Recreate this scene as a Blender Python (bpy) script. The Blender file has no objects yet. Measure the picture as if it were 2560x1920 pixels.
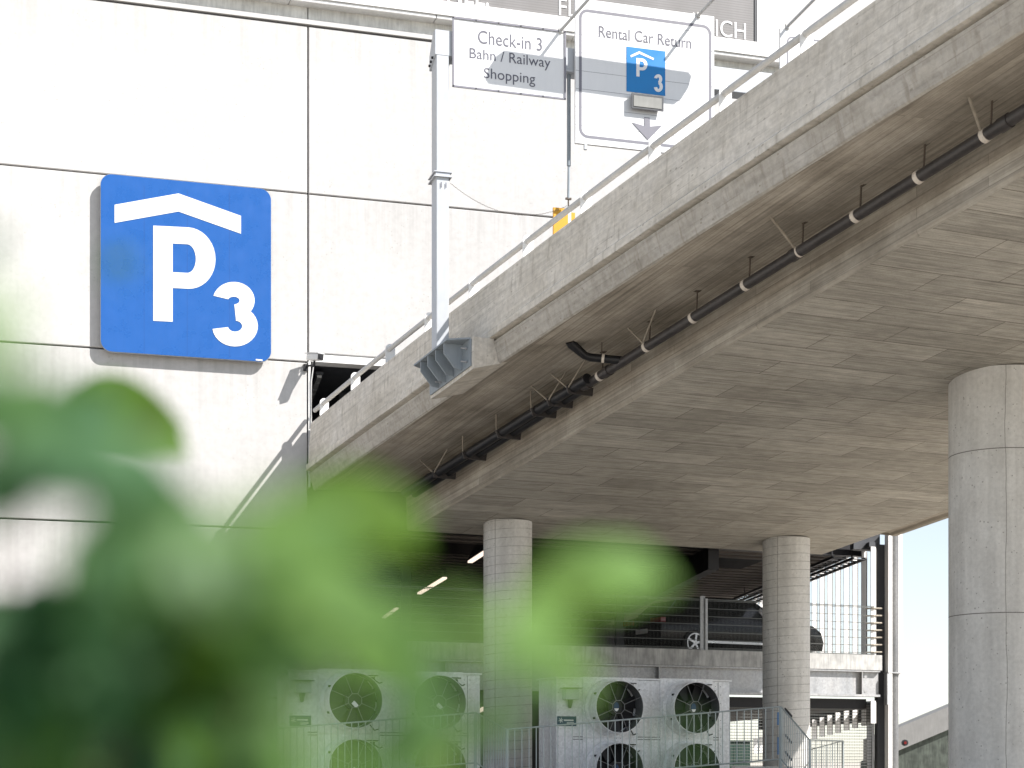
import bpy, bmesh, math, random
from mathutils import Vector as V
random.seed(7)
SC = bpy.context.scene
COL = SC.collection
F, HZ = 4200.0, 1900.0            # focal length and horizon row, in pixels of a 2560 wide frame
# ---------------------------------------------------------------- camera, sky, sun, exposure
cam = bpy.data.cameras.new('camera'); co = bpy.data.objects.new('camera', cam); COL.objects.link(co)
co.location = (0, 0, 0); co.rotation_euler = (math.radians(90), 0, 0)
cam.sensor_width = 36; cam.lens = F / 2560 * 36; cam.shift_y = (HZ - 960) / 2560
cam.clip_start = 0.02; cam.clip_end = 3000
cam.dof.use_dof = True; cam.dof.focus_distance = 31; cam.dof.aperture_fstop = 2.6
SC.camera = co
SUN = V((1.271, -.667, 1.25)).normalized()      # towards the sun
EL = math.asin(SUN.z); AZ = math.atan2(SUN.x, SUN.y)
w = bpy.data.worlds.new('World'); SC.world = w; w.use_nodes = True
nt = w.node_tree; nt.nodes.clear()
sky = nt.nodes.new('ShaderNodeTexSky'); sky.sky_type = 'NISHITA'; sky.sun_disc = False
sky.sun_elevation = EL; sky.sun_rotation = AZ; sky.dust_density = .35; sky.air_density = .9; sky.ozone_density = .8
bg = nt.nodes.new('ShaderNodeBackground'); bg.inputs[1].default_value = .073
ow = nt.nodes.new('ShaderNodeOutputWorld')
hs = nt.nodes.new('ShaderNodeHueSaturation'); hs.inputs['Saturation'].default_value = .55   # thin summer haze
nt.links.new(sky.outputs[0], hs.inputs['Color']); nt.links.new(hs.outputs[0], bg.inputs[0]); nt.links.new(bg.outputs[0], ow.inputs[0])
sl = bpy.data.lights.new('sun', 'SUN'); sl.energy = 3.4; sl.angle = math.radians(.5); sl.color = (1, .955, .905)
so = bpy.data.objects.new('sun', sl); COL.objects.link(so)
so.rotation_euler = SUN.to_track_quat('Z', 'Y').to_euler(); so.location = SUN * 60
SC.view_settings.view_transform = 'Standard'; SC.view_settings.look = 'None'
SC.view_settings.exposure = 1.4; SC.view_settings.gamma = 1
SC.render.engine = 'CYCLES'
SC.cycles.max_bounces = 8; SC.cycles.diffuse_bounces = 5; SC.cycles.transparent_max_bounces = 6
GZ = -1.6                                      # street level (the camera is eye height above it)

# ---------------------------------------------------------------- helpers: frames
def ray(px, py): return V(((px - 1280) / F, 1, (HZ - py) / F))
def at(px, py, d): return ray(px, py) * d
def onplane(px, py, P0, n):
    d = ray(px, py); return d * (n.dot(P0) / n.dot(d))
UP = V((0, 0, 1))
LAT = V((9720, 4200, 0)).normalized()          # across the ramp
RD = V((.516, -1, .126))                       # along the ramp, towards the street, climbing
BA = ray(1017, 1327) * 35.8                    # lower left corner of the ramp's girder at its far end
def br(s, r, dz): return BA + LAT * s + RD * r + UP * dz
BN = LAT.cross(RD)
def bron(px, py, dz):                          # pixel -> (s, r) on the ramp plane lifted by dz
    P0 = BA + UP * dz; P = onplane(px, py, P0, BN) - P0
    # solve P = s LAT + r RD
    a, b, c, d = LAT.x, RD.x, LAT.y, RD.y
    det = a * d - b * c
    return (P.x * d - b * P.y) / det, (a * P.y - c * P.x) / det
def sedge(r):                                  # the ramp's left edge bends gently inwards
    if r <= 17: return -2.12 + .0024 * r * r
    return -2.12 + .0024 * 289 + .06 * (r - 17)
W0 = ray(770, 1100) * 35.1                     # right hand edge of the lower facade
WW = V((.959, .2832, 0)).normalized(); WM = V((.2832, -.959, 0)).normalized()
def wl(u, z, o=0): return V((W0.x, W0.y, 0)) + WW * u + WM * o + UP * z
def wpx(px, py, o=0):
    P0 = wl(0, 0, o); P = onplane(px, py, P0, WM); q = P - P0
    return q.dot(WW), q.z
GN = V((-LAT.y, LAT.x, 0)); GE = V((-.11, 1, 0)).normalized()   # garage front normal; direction of its side walls
G0 = V((BA.x, BA.y, 0)) + GN * 1.6
def ga(q, e, z): return G0 + LAT * q + GE * e + UP * z
def gpx(px, py, e=0):
    P0 = ga(0, e, 0); P = onplane(px, py, P0, GN); d = P - P0
    return d.dot(LAT), d.z

# ---------------------------------------------------------------- helpers: mesh builder
class MB:
    def __init__(self): self.v = []; self.f = []; self.uv = []; self.mi = []
    def face(self, pts, uv=None, mi=0):
        i = len(self.v); self.v += [V(p) for p in pts]; self.f.append(tuple(range(i, i + len(pts))))
        self.uv.append(uv); self.mi.append(mi)
    def hexa(self, c, mi=0):                   # 8 corners: bottom 4 (ccw), top 4
        i = len(self.v); self.v += [V(p) for p in c]
        for q in ((3, 2, 1, 0), (4, 5, 6, 7), (0, 1, 5, 4), (1, 2, 6, 5), (2, 3, 7, 6), (3, 0, 4, 7)):
            self.f.append(tuple(i + k for k in q)); self.uv.append(None); self.mi.append(mi)
        return self
    def box(self, o, a, b, c, mi=0):           # corner o and three edge vectors
        o, a, b, c = V(o), V(a), V(b), V(c)
        if a.cross(b).dot(c) < 0: a, b = b, a
        return self.hexa([o, o + a, o + a + b, o + b, o + c, o + a + c, o + a + b + c, o + b + c], mi)
    def cbox(self, c, a, b, d, mi=0):          # centre and full edge vectors
        a, b, d = V(a), V(b), V(d); return self.box(V(c) - (a + b + d) / 2, a, b, d, mi)
    def tube(self, pts, r, n=10, cap=True, mi=0):
        pts = [V(p) for p in pts]; rings = []
        rr = r if isinstance(r, (list, tuple)) else [r] * len(pts)
        for k, p in enumerate(pts):
            t = (pts[min(k + 1, len(pts) - 1)] - pts[max(k - 1, 0)]).normalized()
            x = t.cross(UP); x = V((1, 0, 0)) if x.length < 1e-4 else x.normalized()
            y = x.cross(t)
            base = len(self.v); rings.append(base)
            for j in range(n):
                a = 2 * math.pi * j / n
                self.v.append(p + (x * math.cos(a) + y * math.sin(a)) * rr[k])
        for k in range(len(pts) - 1):
            for j in range(n):
                a, b = rings[k] + j, rings[k] + (j + 1) % n
                c, d = rings[k + 1] + (j + 1) % n, rings[k + 1] + j
                self.f.append((a, b, c, d)); self.uv.append(None); self.mi.append(mi)
        if cap:
            self.f.append(tuple(rings[0] + j for j in reversed(range(n)))); self.uv.append(None); self.mi.append(mi)
            self.f.append(tuple(rings[-1] + j for j in range(n))); self.uv.append(None); self.mi.append(mi)
        return self
    def prism(self, poly, n, mi=0):            # planar polygon swept by vector n
        poly = [V(p) for p in poly]; n = V(n); k = len(poly)
        c = V((0, 0, 0))
        for j in range(k): c += (poly[j] - poly[0]).cross(poly[(j + 1) % k] - poly[0])
        if c.dot(n) > 0: poly.reverse()
        i = len(self.v); self.v += poly + [p + n for p in poly]
        self.f.append(tuple(range(i, i + k))); self.f.append(tuple(range(i + 2 * k - 1, i + k - 1, -1)))
        self.uv += [None, None]; self.mi += [mi, mi]
        for j in range(k):
            m = (j + 1) % k
            self.f.append((i + m, i + j, i + k + j, i + k + m)); self.uv.append(None); self.mi.append(mi)
        return self
    def strip(self, L, R, n, mi=0):            # a stroke with left/right border points, thickness n
        for k in range(len(L) - 1): self.prism([L[k], R[k], R[k + 1], L[k + 1]], n, mi)
        return self
def build(mb, name, mat, parent=None, smooth=False, bevel=0, weld=False):
    loc = parent['_loc'] if parent is not None else V((0, 0, 0))
    loc = V(loc); me = bpy.data.meshes.new(name)
    me.from_pydata([p - loc for p in mb.v], [], mb.f)
    for m in (mat if isinstance(mat, (list, tuple)) else [mat]): me.materials.append(m)
    for p, k in zip(me.polygons, mb.mi): p.material_index = k
    if any(u is not None for u in mb.uv):
        ul = me.uv_layers.new(name='uv')
        for p, u in zip(me.polygons, mb.uv):
            if u is not None:
                for li, c in zip(p.loop_indices, u): ul.data[li].uv = c
    if weld:
        bm = bmesh.new(); bm.from_mesh(me); bmesh.ops.remove_doubles(bm, verts=bm.verts, dist=1e-4)
        bmesh.ops.recalc_face_normals(bm, faces=bm.faces); bm.to_mesh(me); bm.free()
    me.update()
    o = bpy.data.objects.new(name, me); COL.objects.link(o)
    if smooth:
        for p in me.polygons: p.use_smooth = True
        me.set_sharp_from_angle(angle=math.radians(35))
    if bevel:
        b = o.modifiers.new('bevel', 'BEVEL'); b.width = bevel; b.segments = 2; b.limit_method = 'ANGLE'
    if parent is not None:
        o.parent = parent; o['_loc'] = loc
    else: o['_loc'] = V((0, 0, 0))
    return o
def thing(name, label, cat, loc=(0, 0, 0), group=None):
    o = bpy.data.objects.new(name, None); COL.objects.link(o); o.location = loc; o.empty_display_size = .2
    o['label'] = label; o['category'] = cat; o['_loc'] = V(loc)
    if group: o['group'] = group
    return o
def tag(o, label, cat, group=None):
    o['label'] = label; o['category'] = cat
    if group: o['group'] = group
    return o
def text_mb(body, O, X, Y, width=None, height=None, thick=.004, n=None, bold=0):
    """lettering laid out with its lower left corner at O, along X, up Y (unit vectors)"""
    cu = bpy.data.curves.new('lettering', 'FONT'); cu.body = body; cu.size = 1; cu.resolution_u = 4; cu.offset = bold
    ob = bpy.data.objects.new('lettering', cu); COL.objects.link(ob)
    bpy.context.view_layer.update(); dg = bpy.context.evaluated_depsgraph_get()
    me = bpy.data.meshes.new_from_object(ob.evaluated_get(dg))
    xs = [p.co.x for p in me.vertices]; ys = [p.co.y for p in me.vertices]
    x0, y0 = min(xs), min(ys)
    sx = width / (max(xs) - x0) if width else 1; sy = height / (max(ys) - y0) if height else sx
    if not width: sx = sy
    mb = MB(); n = n if n is not None else X.cross(Y)
    for p in me.polygons:
        mb.face([O + X * ((me.vertices[i].co.x - x0) * sx) + Y * ((me.vertices[i].co.y - y0) * sy) + n * thick for i in p.vertices])
    COL.objects.unlink(ob); bpy.data.objects.remove(ob); bpy.data.curves.remove(cu); bpy.data.meshes.remove(me)
    return mb
def rrect(x0, x1, y0, y1, r, n=6):
    pts = []
    for cx, cy, a0 in ((x1 - r, y1 - r, 0), (x0 + r, y1 - r, 90), (x0 + r, y0 + r, 180), (x1 - r, y0 + r, 270)):
        for k in range(n + 1):
            a = math.radians(a0 + 90 * k / n); pts.append((cx + r * math.cos(a), cy + r * math.sin(a)))
    return pts

# ---------------------------------------------------------------- helpers: materials
class NG:
    def __init__(self, name):
        self.m = bpy.data.materials.new(name); self.m.use_nodes = True
        self.t = self.m.node_tree; self.b = self.t.nodes['Principled BSDF']
        self.tc = self.t.nodes.new('ShaderNodeTexCoord')
    def n(self, typ, **kw):
        x = self.t.nodes.new('ShaderNode' + typ)
        for k, v in kw.items(): setattr(x, k, v)
        return x
    def put(self, sock, v):
        if hasattr(v, 'is_output') or isinstance(v, bpy.types.NodeSocket): self.t.links.new(v, sock)
        else: sock.default_value = v
    def math(self, op, a, b=0.0, c=None):
        x = self.n('Math', operation=op); self.put(x.inputs[0], a); self.put(x.inputs[1], b)
        if c is not None: self.put(x.inputs[2], c)
        return x.outputs[0]
    def map(self, vec, scale=(1, 1, 1), rot=(0, 0, 0), loc=(0, 0, 0)):
        x = self.n('Mapping'); self.put(x.inputs[0], vec); x.inputs['Scale'].default_value = scale
        x.inputs['Rotation'].default_value = rot; x.inputs['Location'].default_value = loc; return x.outputs[0]
    def noise(self, vec, scale, detail=4, rough=.55, dist=0):
        x = self.n('TexNoise'); self.put(x.inputs['Vector'], vec); x.inputs['Scale'].default_value = scale
        x.inputs['Detail'].default_value = detail; x.inputs['Roughness'].default_value = rough
        x.inputs['Distortion'].default_value = dist; return x.outputs[0]
    def ramp(self, fac, stops):
        x = self.n('ValToRGB'); self.put(x.inputs[0], fac); e = x.color_ramp.elements
        while len(e) < len(stops): e.new(.5)
        for k, (p, c) in enumerate(stops):
            e[k].position = p; e[k].color = (c, c, c, 1) if isinstance(c, (int, float)) else (*c, 1)
        return x.outputs[0]
    def mix(self, a, b, fac, mode='MIX'):
        x = self.n('Mix', data_type='RGBA', blend_type=mode); self.put(x.inputs[0], fac)
        for s, v in ((x.inputs[6], a), (x.inputs[7], b)):
            if isinstance(v, tuple): s.default_value = (*v, 1) if len(v) == 3 else v
            elif isinstance(v, (int, float)): s.default_value = (v, v, v, 1)
            else: self.put(s, v)
        return x.outputs[2]
    def bump(self, h, strength=.3, dist=.01, normal=None):
        x = self.n('Bump'); self.put(x.inputs['Height'], h); x.inputs['Strength'].default_value = strength
        x.inputs['Distance'].default_value = dist
        if normal is not None: self.put(x.inputs['Normal'], normal)
        return x.outputs[0]
    def out(self, col, rough=.8, metal=0, normal=None, spec=.3):
        if isinstance(col, tuple): self.b.inputs['Base Color'].default_value = (*col, 1)
        else: self.put(self.b.inputs['Base Color'], col)
        self.put(self.b.inputs['Roughness'], rough); self.b.inputs['Metallic'].default_value = metal
        self.b.inputs['Specular IOR Level'].default_value = spec
        if normal is not None: self.put(self.b.inputs['Normal'], normal)
        return self.m
def paint(name, col, rough=.45, metal=0, spec=.4, wear=.08):
    g = NG(name); o = g.tc.outputs['Object']
    n = g.noise(o, 3.1, 5); f = g.ramp(n, [(.3, 1 - wear), (.7, 1 + wear)])
    n2 = g.noise(g.map(o, (9, 9, 1.2)), 2, 3); f2 = g.ramp(n2, [(.35, 1 - wear), (.6, 1)])
    c = g.mix(g.mix(col, f, 1, 'MULTIPLY'), f2, 1, 'MULTIPLY')
    return g.out(c, g.ramp(n, [(.3, max(0, rough - .07)), (.7, rough + .07)]), metal, None, spec)
def m_facade():
    g = NG('facade_concrete'); uv = g.tc.outputs['UV']
    a = g.noise(uv, .55, 6, .6); b = g.noise(uv, 7, 5, .65)
    st = g.noise(g.map(uv, (3.0, .16, 1)), 1.4, 5, .6)
    st2 = g.noise(g.map(uv, (11, .25, 1)), 1.2, 4, .6)
    c = g.ramp(a, [(.3, (.468, .461, .453)), (.7, (.503, .497, .49))])
    c = g.mix(c, g.ramp(b, [(.35, .94), (.6, 1.02)]), 1, 'MULTIPLY')
    c = g.mix(c, g.ramp(st, [(.36, .93), (.56, 1)]), .4, 'MULTIPLY')
    c = g.mix(c, g.ramp(st2, [(.38, .94), (.52, 1)]), .3, 'MULTIPLY')
    sx = g.n('SeparateXYZ'); g.put(sx.inputs[0], uv)
    fr = g.math('FRACT', g.math('SUBTRACT', g.math('DIVIDE', sx.outputs[1], 3.513), .3655))
    run = g.math('MULTIPLY', g.ramp(fr, [(.55, 0), (.99, 1)]), g.ramp(g.noise(g.map(uv, (5, .12, 1)), 1.3, 5, .65), [(.46, 0), (.62, 1)]))
    c = g.mix(c, (.27, .265, .25), g.math('MULTIPLY', run, .25))
    wn = g.n('TexWhiteNoise', noise_dimensions='2D'); cv = g.n('CombineXYZ')
    g.put(cv.inputs[0], g.math('FLOOR', g.math('DIVIDE', sx.outputs[0], 7.95))); g.put(cv.inputs[1], g.math('FLOOR', g.math('SUBTRACT', g.math('DIVIDE', sx.outputs[1], 3.513), .3655))); g.put(wn.inputs['Vector'], cv.outputs[0])
    c = g.mix(c, g.ramp(wn.outputs['Value'], [(0, .985), (1, 1.02)]), 1, 'MULTIPLY')
    vo = g.n('TexVoronoi'); g.put(vo.inputs['Vector'], uv); vo.inputs['Scale'].default_value = 11
    pn = g.noise(uv, 1.3, 3); thr = g.ramp(pn, [(.42, .0), (.7, .2)])
    pit = g.math('LESS_THAN', vo.outputs['Distance'], thr)
    vo2 = g.n('TexVoronoi'); g.put(vo2.inputs['Vector'], uv); vo2.inputs['Scale'].default_value = 3.3
    pit2 = g.math('LESS_THAN', vo2.outputs['Distance'], .045)
    pit = g.math('MAXIMUM', pit, pit2)
    c = g.mix(c, (.34, .33, .31), g.math('MULTIPLY', pit, .6))
    h = g.math('SUBTRACT', b, g.math('MULTIPLY', pit, .8))
    return g.out(c, .88, 0, g.bump(h, .25, .006), .2)
def m_parapet(k=1.0):
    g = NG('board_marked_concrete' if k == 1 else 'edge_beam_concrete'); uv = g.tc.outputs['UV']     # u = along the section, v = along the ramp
    n1 = g.noise(uv, 1.1, 6, .62); n2 = g.noise(uv, 9, 6, .7, .4)
    fl = g.noise(g.map(uv, (2.2, 8.5, 1)), 1.1, 5, .65, .35)
    bo = g.noise(g.map(uv, (16, .35, 1)), 1, 3, .5)
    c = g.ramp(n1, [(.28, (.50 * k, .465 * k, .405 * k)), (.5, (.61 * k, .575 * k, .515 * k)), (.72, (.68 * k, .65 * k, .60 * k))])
    c = g.mix(c, g.ramp(n2, [(.3, .74), (.62, 1.1)]), .8, 'MULTIPLY')
    c = g.mix(c, g.ramp(bo, [(.3, .78), (.6, 1.05)]), .7, 'MULTIPLY')
    li = g.ramp(fl, [(.56, 0), (.68, 1)])                                  # lime bleeding down the face
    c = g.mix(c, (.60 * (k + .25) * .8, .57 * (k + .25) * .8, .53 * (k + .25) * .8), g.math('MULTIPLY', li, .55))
    da = g.ramp(g.noise(g.map(uv, (.9, 5.5, 1)), 1.6, 5, .6, .3), [(.56, 0), (.72, 1)])
    c = g.mix(c, (.22, .19, .15), g.math('MULTIPLY', da, .5))
    sx = g.n('SeparateXYZ'); g.put(sx.inputs[0], uv)
    fr = g.math('FRACT', g.math('MULTIPLY', sx.outputs[0], 6.3)); ln = g.math('LESS_THAN', fr, .045)
    ln = g.math('MULTIPLY', ln, g.ramp(g.noise(g.map(uv, (3, .8, 1)), 1, 3), [(.45, 0), (.6, 1)]))
    c = g.mix(c, (.2, .18, .15), g.math('MULTIPLY', ln, .5))
    vo = g.n('TexVoronoi'); g.put(vo.inputs['Vector'], g.map(uv, (1.6, 1, 1))); vo.inputs['Scale'].default_value = 5.5
    pit = g.math('LESS_THAN', vo.outputs['Distance'], g.ramp(n1, [(.35, .05), (.7, .16)]))
    c = g.mix(c, (.17, .145, .11), g.math('MULTIPLY', pit, .45))
    h = g.math('ADD', g.math('MULTIPLY', n2, .8), g.math('SUBTRACT', g.math('MULTIPLY', bo, .5), g.math('ADD', ln, g.math('MULTIPLY', pit, .7))))
    return g.out(c, .9, 0, g.bump(h, .6, .02), .15)
def m_overhang():
    g = NG('plank_formed_concrete'); uv = g.tc.outputs['UV']
    bk = g.n('TexBrick'); g.put(bk.inputs['Vector'], g.map(uv, (1, 1, 1), (0, 0, math.radians(-90))))
    bk.offset = .37; bk.offset_frequency = 2
    for k, v in (('Scale', 1), ('Mortar Size', .006), ('Mortar Smooth', .6), ('Bias', 0), ('Brick Width', 3.1), ('Row Height', .135)):
        bk.inputs[k].default_value = v
    bk.inputs['Color1'].default_value = (.66, .66, .66, 1); bk.inputs['Color2'].default_value = (1.06, 1.06, 1.06, 1)
    bk.inputs['Mortar'].default_value = (.42, .42, .42, 1)
    gr = g.noise(g.map(uv, (22, .55, 1)), 1, 5, .6); n1 = g.noise(uv, .9, 6, .6); n2 = g.noise(uv, 14, 4, .6)
    c = g.ramp(n1, [(.3, (.28, .25, .205)), (.55, (.43, .39, .33)), (.75, (.56, .52, .455))])
    c = g.mix(c, bk.outputs['Color'], .6, 'MULTIPLY')
    c = g.mix(c, g.ramp(gr, [(.32, .6), (.62, 1.1)]), .75, 'MULTIPLY')
    c = g.mix(c, g.ramp(n2, [(.3, .85), (.65, 1.06)]), .6, 'MULTIPLY')
    li = g.ramp(g.noise(g.map(uv, (5, .9, 1)), 1.5, 6, .7), [(.6, 0), (.75, 1)])
    c = g.mix(c, (.5, .475, .43), g.math('MULTIPLY', li, .4))
    h = g.math('ADD', gr, g.math('MULTIPLY', bk.outputs['Fac'], -1.2))
    return g.out(c, .88, 0, g.bump(h, .5, .012), .15)
def m_soffit():
    g = NG('sheet_formed_concrete'); uv = g.tc.outputs['UV']
    bk = g.n('TexBrick'); g.put(bk.inputs['Vector'], uv); bk.offset = .43; bk.offset_frequency = 2
    for k, v in (('Scale', 1), ('Mortar Size', .009), ('Mortar Smooth', .3), ('Bias', -.1), ('Brick Width', 2.15), ('Row Height', .54)):
        bk.inputs[k].default_value = v
    bk.inputs['Color1'].default_value = (1.05, 1.05, 1.05, 1); bk.inputs['Color2'].default_value = (.72, .72, .71, 1)
    bk.inputs['Mortar'].default_value = (.30, .285, .26, 1)
    gr = g.noise(g.map(uv, (.6, 38, 1)), 1, 5, .62); n1 = g.noise(uv, .42, 5, .55); n2 = g.noise(g.map(uv, (1, 3, 1)), 2.6, 5, .6)
    sp = g.noise(uv, 40, 2, .5)
    vo = g.n('TexVoronoi'); g.put(vo.inputs['Vector'], uv); vo.inputs['Scale'].default_value = 1.1; vo.inputs['Randomness'].default_value = .8
    hole = g.math('LESS_THAN', vo.outputs['Distance'], .028)
    stn = g.ramp(g.noise(g.map(uv, (.7, .3, 1)), 1.2, 6, .65), [(.55, 0), (.7, 1)])
    c = g.ramp(n1, [(.3, (.425, .40, .35)), (.7, (.525, .50, .445))])
    c = g.mix(c, bk.outputs['Color'], .8, 'MULTIPLY')
    c = g.mix(c, g.ramp(gr, [(.3, .55), (.65, 1.15)]), .95, 'MULTIPLY')
    c = g.mix(c, g.ramp(n2, [(.3, .76), (.65, 1.08)]), .9, 'MULTIPLY')
    c = g.mix(c, g.ramp(sp, [(.3, .88), (.6, 1.03)]), .8, 'MULTIPLY')
    c = g.mix(c, (.22, .20, .165), g.math('MULTIPLY', stn, .35)); c = g.mix(c, (.6, .57, .52), g.math('MULTIPLY', hole, .5))
    h = g.math('ADD', g.math('MULTIPLY', gr, .6), g.math('MULTIPLY', bk.outputs['Fac'], -1))
    return g.out(c, .85, 0, g.bump(h, .35, .008), .2)
def m_column(spiral):
    g = NG('spiral_formed_concrete' if spiral else 'smooth_cast_concrete'); o = g.tc.outputs['Object']
    n1 = g.noise(o, 1.3, 6, .6); n2 = g.noise(o, 16, 4, .65); n3 = g.noise(g.map(o, (5, 5, .35)), 1, 5, .6)
    c = g.ramp(n1, [(.3, (.57, .555, .525)), (.7, (.68, .67, .645))])
    c = g.mix(c, g.ramp(n2, [(.3, .86), (.65, 1.05)]), .8, 'MULTIPLY')
    c = g.mix(c, g.ramp(n3, [(.35, .82), (.6, 1.04)]), .7, 'MULTIPLY')
    vo = g.n('TexVoronoi'); g.put(vo.inputs['Vector'], o); vo.inputs['Scale'].default_value = 10
    pit = g.math('LESS_THAN', vo.outputs['Distance'], g.ramp(n1, [(.35, .06), (.7, .17)]))
    c = g.mix(c, (.2, .19, .17), g.math('MULTIPLY', pit, .6))
    sx = g.n('SeparateXYZ'); g.put(sx.inputs[0], o)
    th = g.math('DIVIDE', g.math('ARCTAN2', sx.outputs[1], sx.outputs[0]), 2 * math.pi)
    pitch = .185 if spiral else 2.61
    ph = g.math('FRACT', g.math('ADD', g.math('DIVIDE', sx.outputs[2], pitch), g.math('MULTIPLY', th, -1) if spiral else .494))
    wob = g.math('MULTIPLY', g.noise(o, 2.0, 2), .0)
    ln = g.math('LESS_THAN', g.math('ADD', ph, wob), .055 if spiral else .006)
    if spiral:
        c = g.mix(c, (.17, .165, .15), g.math('MULTIPLY', ln, g.ramp(g.noise(o, 3.5, 3), [(.35, .25), (.6, .8)])))
        se = g.math('LESS_THAN', g.math('ABSOLUTE', g.math('ADD', th, .335)), .004)
        c = g.mix(c, (.24, .23, .21), g.math('MULTIPLY', se, .5)); ln = g.math('MAXIMUM', ln, se)
    else:
        c = g.mix(c, (.16, .15, .135), g.math('MULTIPLY', ln, .9))
        wa = g.math('ADD', th, g.math('MULTIPLY', g.noise(g.map(o, (0, 0, 1)), .5, 4), .03))
        se = g.math('LESS_THAN', g.math('ABSOLUTE', g.math('ADD', wa, .262)), .0011)
        c = g.mix(c, (.2, .19, .17), g.math('MULTIPLY', se, .75))
        rust = g.ramp(g.noise(g.map(o, (9, 9, .3)), 1, 3), [(.64, 0), (.7, 1)])
        rz = g.ramp(g.math('DIVIDE', sx.outputs[2], 9.), [(.78, 0), (.86, 1)])
        c = g.mix(c, (.36, .2, .1), g.math('MULTIPLY', g.math('MULTIPLY', rust, rz), .45))
    h = g.math('SUBTRACT', g.math('MULTIPLY', n2, .5), g.math('ADD', ln, g.math('MULTIPLY', pit, .6)))
    return g.out(c, .85, 0, g.bump(h, .4, .008), .2)
def m_zinc(name='galvanised_steel', base=.40, metal=.35):
    g = NG(name); o = g.tc.outputs['Object']
    vo = g.n('TexVoronoi'); g.put(vo.inputs['Vector'], o); vo.inputs['Scale'].default_value = 26
    s = g.ramp(vo.outputs['Color'], [(0, base * .82), (1, base * 1.12)])
    n = g.noise(g.map(o, (2, 2, .5)), 1.2, 5); c = g.mix(s, g.ramp(n, [(.3, (.75, .78, .82)), (.7, (1.02, 1.02, 1.02))]), .8, 'MULTIPLY')
    d = g.ramp(g.noise(g.map(o, (7, 7, .5)), 1.1, 5, .6), [(.5, 0), (.7, 1)])
    c = g.mix(c, (base * .45, base * .43, base * .39), g.math('MULTIPLY', d, .35))
    return g.out(c, g.ramp(n, [(.3, .38), (.7, .6)]), metal, None, .4)
def m_ground():
    g = NG('street_paving'); o = g.tc.outputs['Object']
    c = g.ramp(g.noise(o, .12, 5), [(.3, (.44, .40, .345)), (.7, (.52, .48, .42))])
    c = g.mix(c, g.ramp(g.noise(o, 22, 4), [(.3, .85), (.7, 1.08)]), .8, 'MULTIPLY')
    return g.out(c, .9, 0, g.bump(g.noise(o, 60, 2), .2, .005), .2)
def m_leaf():
    g = NG('leaf_green'); at_ = g.n('Attribute', attribute_name='tint')
    n = g.noise(g.tc.outputs['Object'], 60, 3)
    c = g.mix(at_.outputs['Color'], g.ramp(n, [(.3, .85), (.7, 1.1)]), .6, 'MULTIPLY')
    g.out(c, .6, 0, None, .18)
    tr = g.n('BsdfTranslucent'); g.put(tr.inputs[0], g.mix(c, (1.5, 1.7, .7, 1), 1, 'MULTIPLY'))
    mx = g.n('MixShader'); mx.inputs[0].default_value = .3
    g.t.links.new(g.b.outputs[0], mx.inputs[1]); g.t.links.new(tr.outputs[0], mx.inputs[2])
    g.t.links.new(mx.outputs[0], g.t.nodes['Material Output'].inputs[0]); return g.m
def m_glow(name, col, e):
    g = NG(name); g.b.inputs['Emission Color'].default_value = (*col, 1); g.b.inputs['Emission Strength'].default_value = e
    return g.out((.8, .8, .8), .5)
def m_board():
    g = NG('billboard_grey'); uv = g.tc.outputs['UV']; sx = g.n('SeparateXYZ'); g.put(sx.inputs[0], uv)
    fr = g.math('FRACT', g.math('MULTIPLY', sx.outputs[1], 18)); ln = g.math('LESS_THAN', fr, .35)
    n = g.noise(g.map(uv, (1.5, .3, 1)), 1, 4)
    c = g.mix(g.ramp(n, [(.3, (.175, .17, .168)), (.7, (.22, .215, .215))]), (.15, .147, .145), g.math('MULTIPLY', ln, .6))
    return g.out(c, .6, 0, None, .3)
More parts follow.
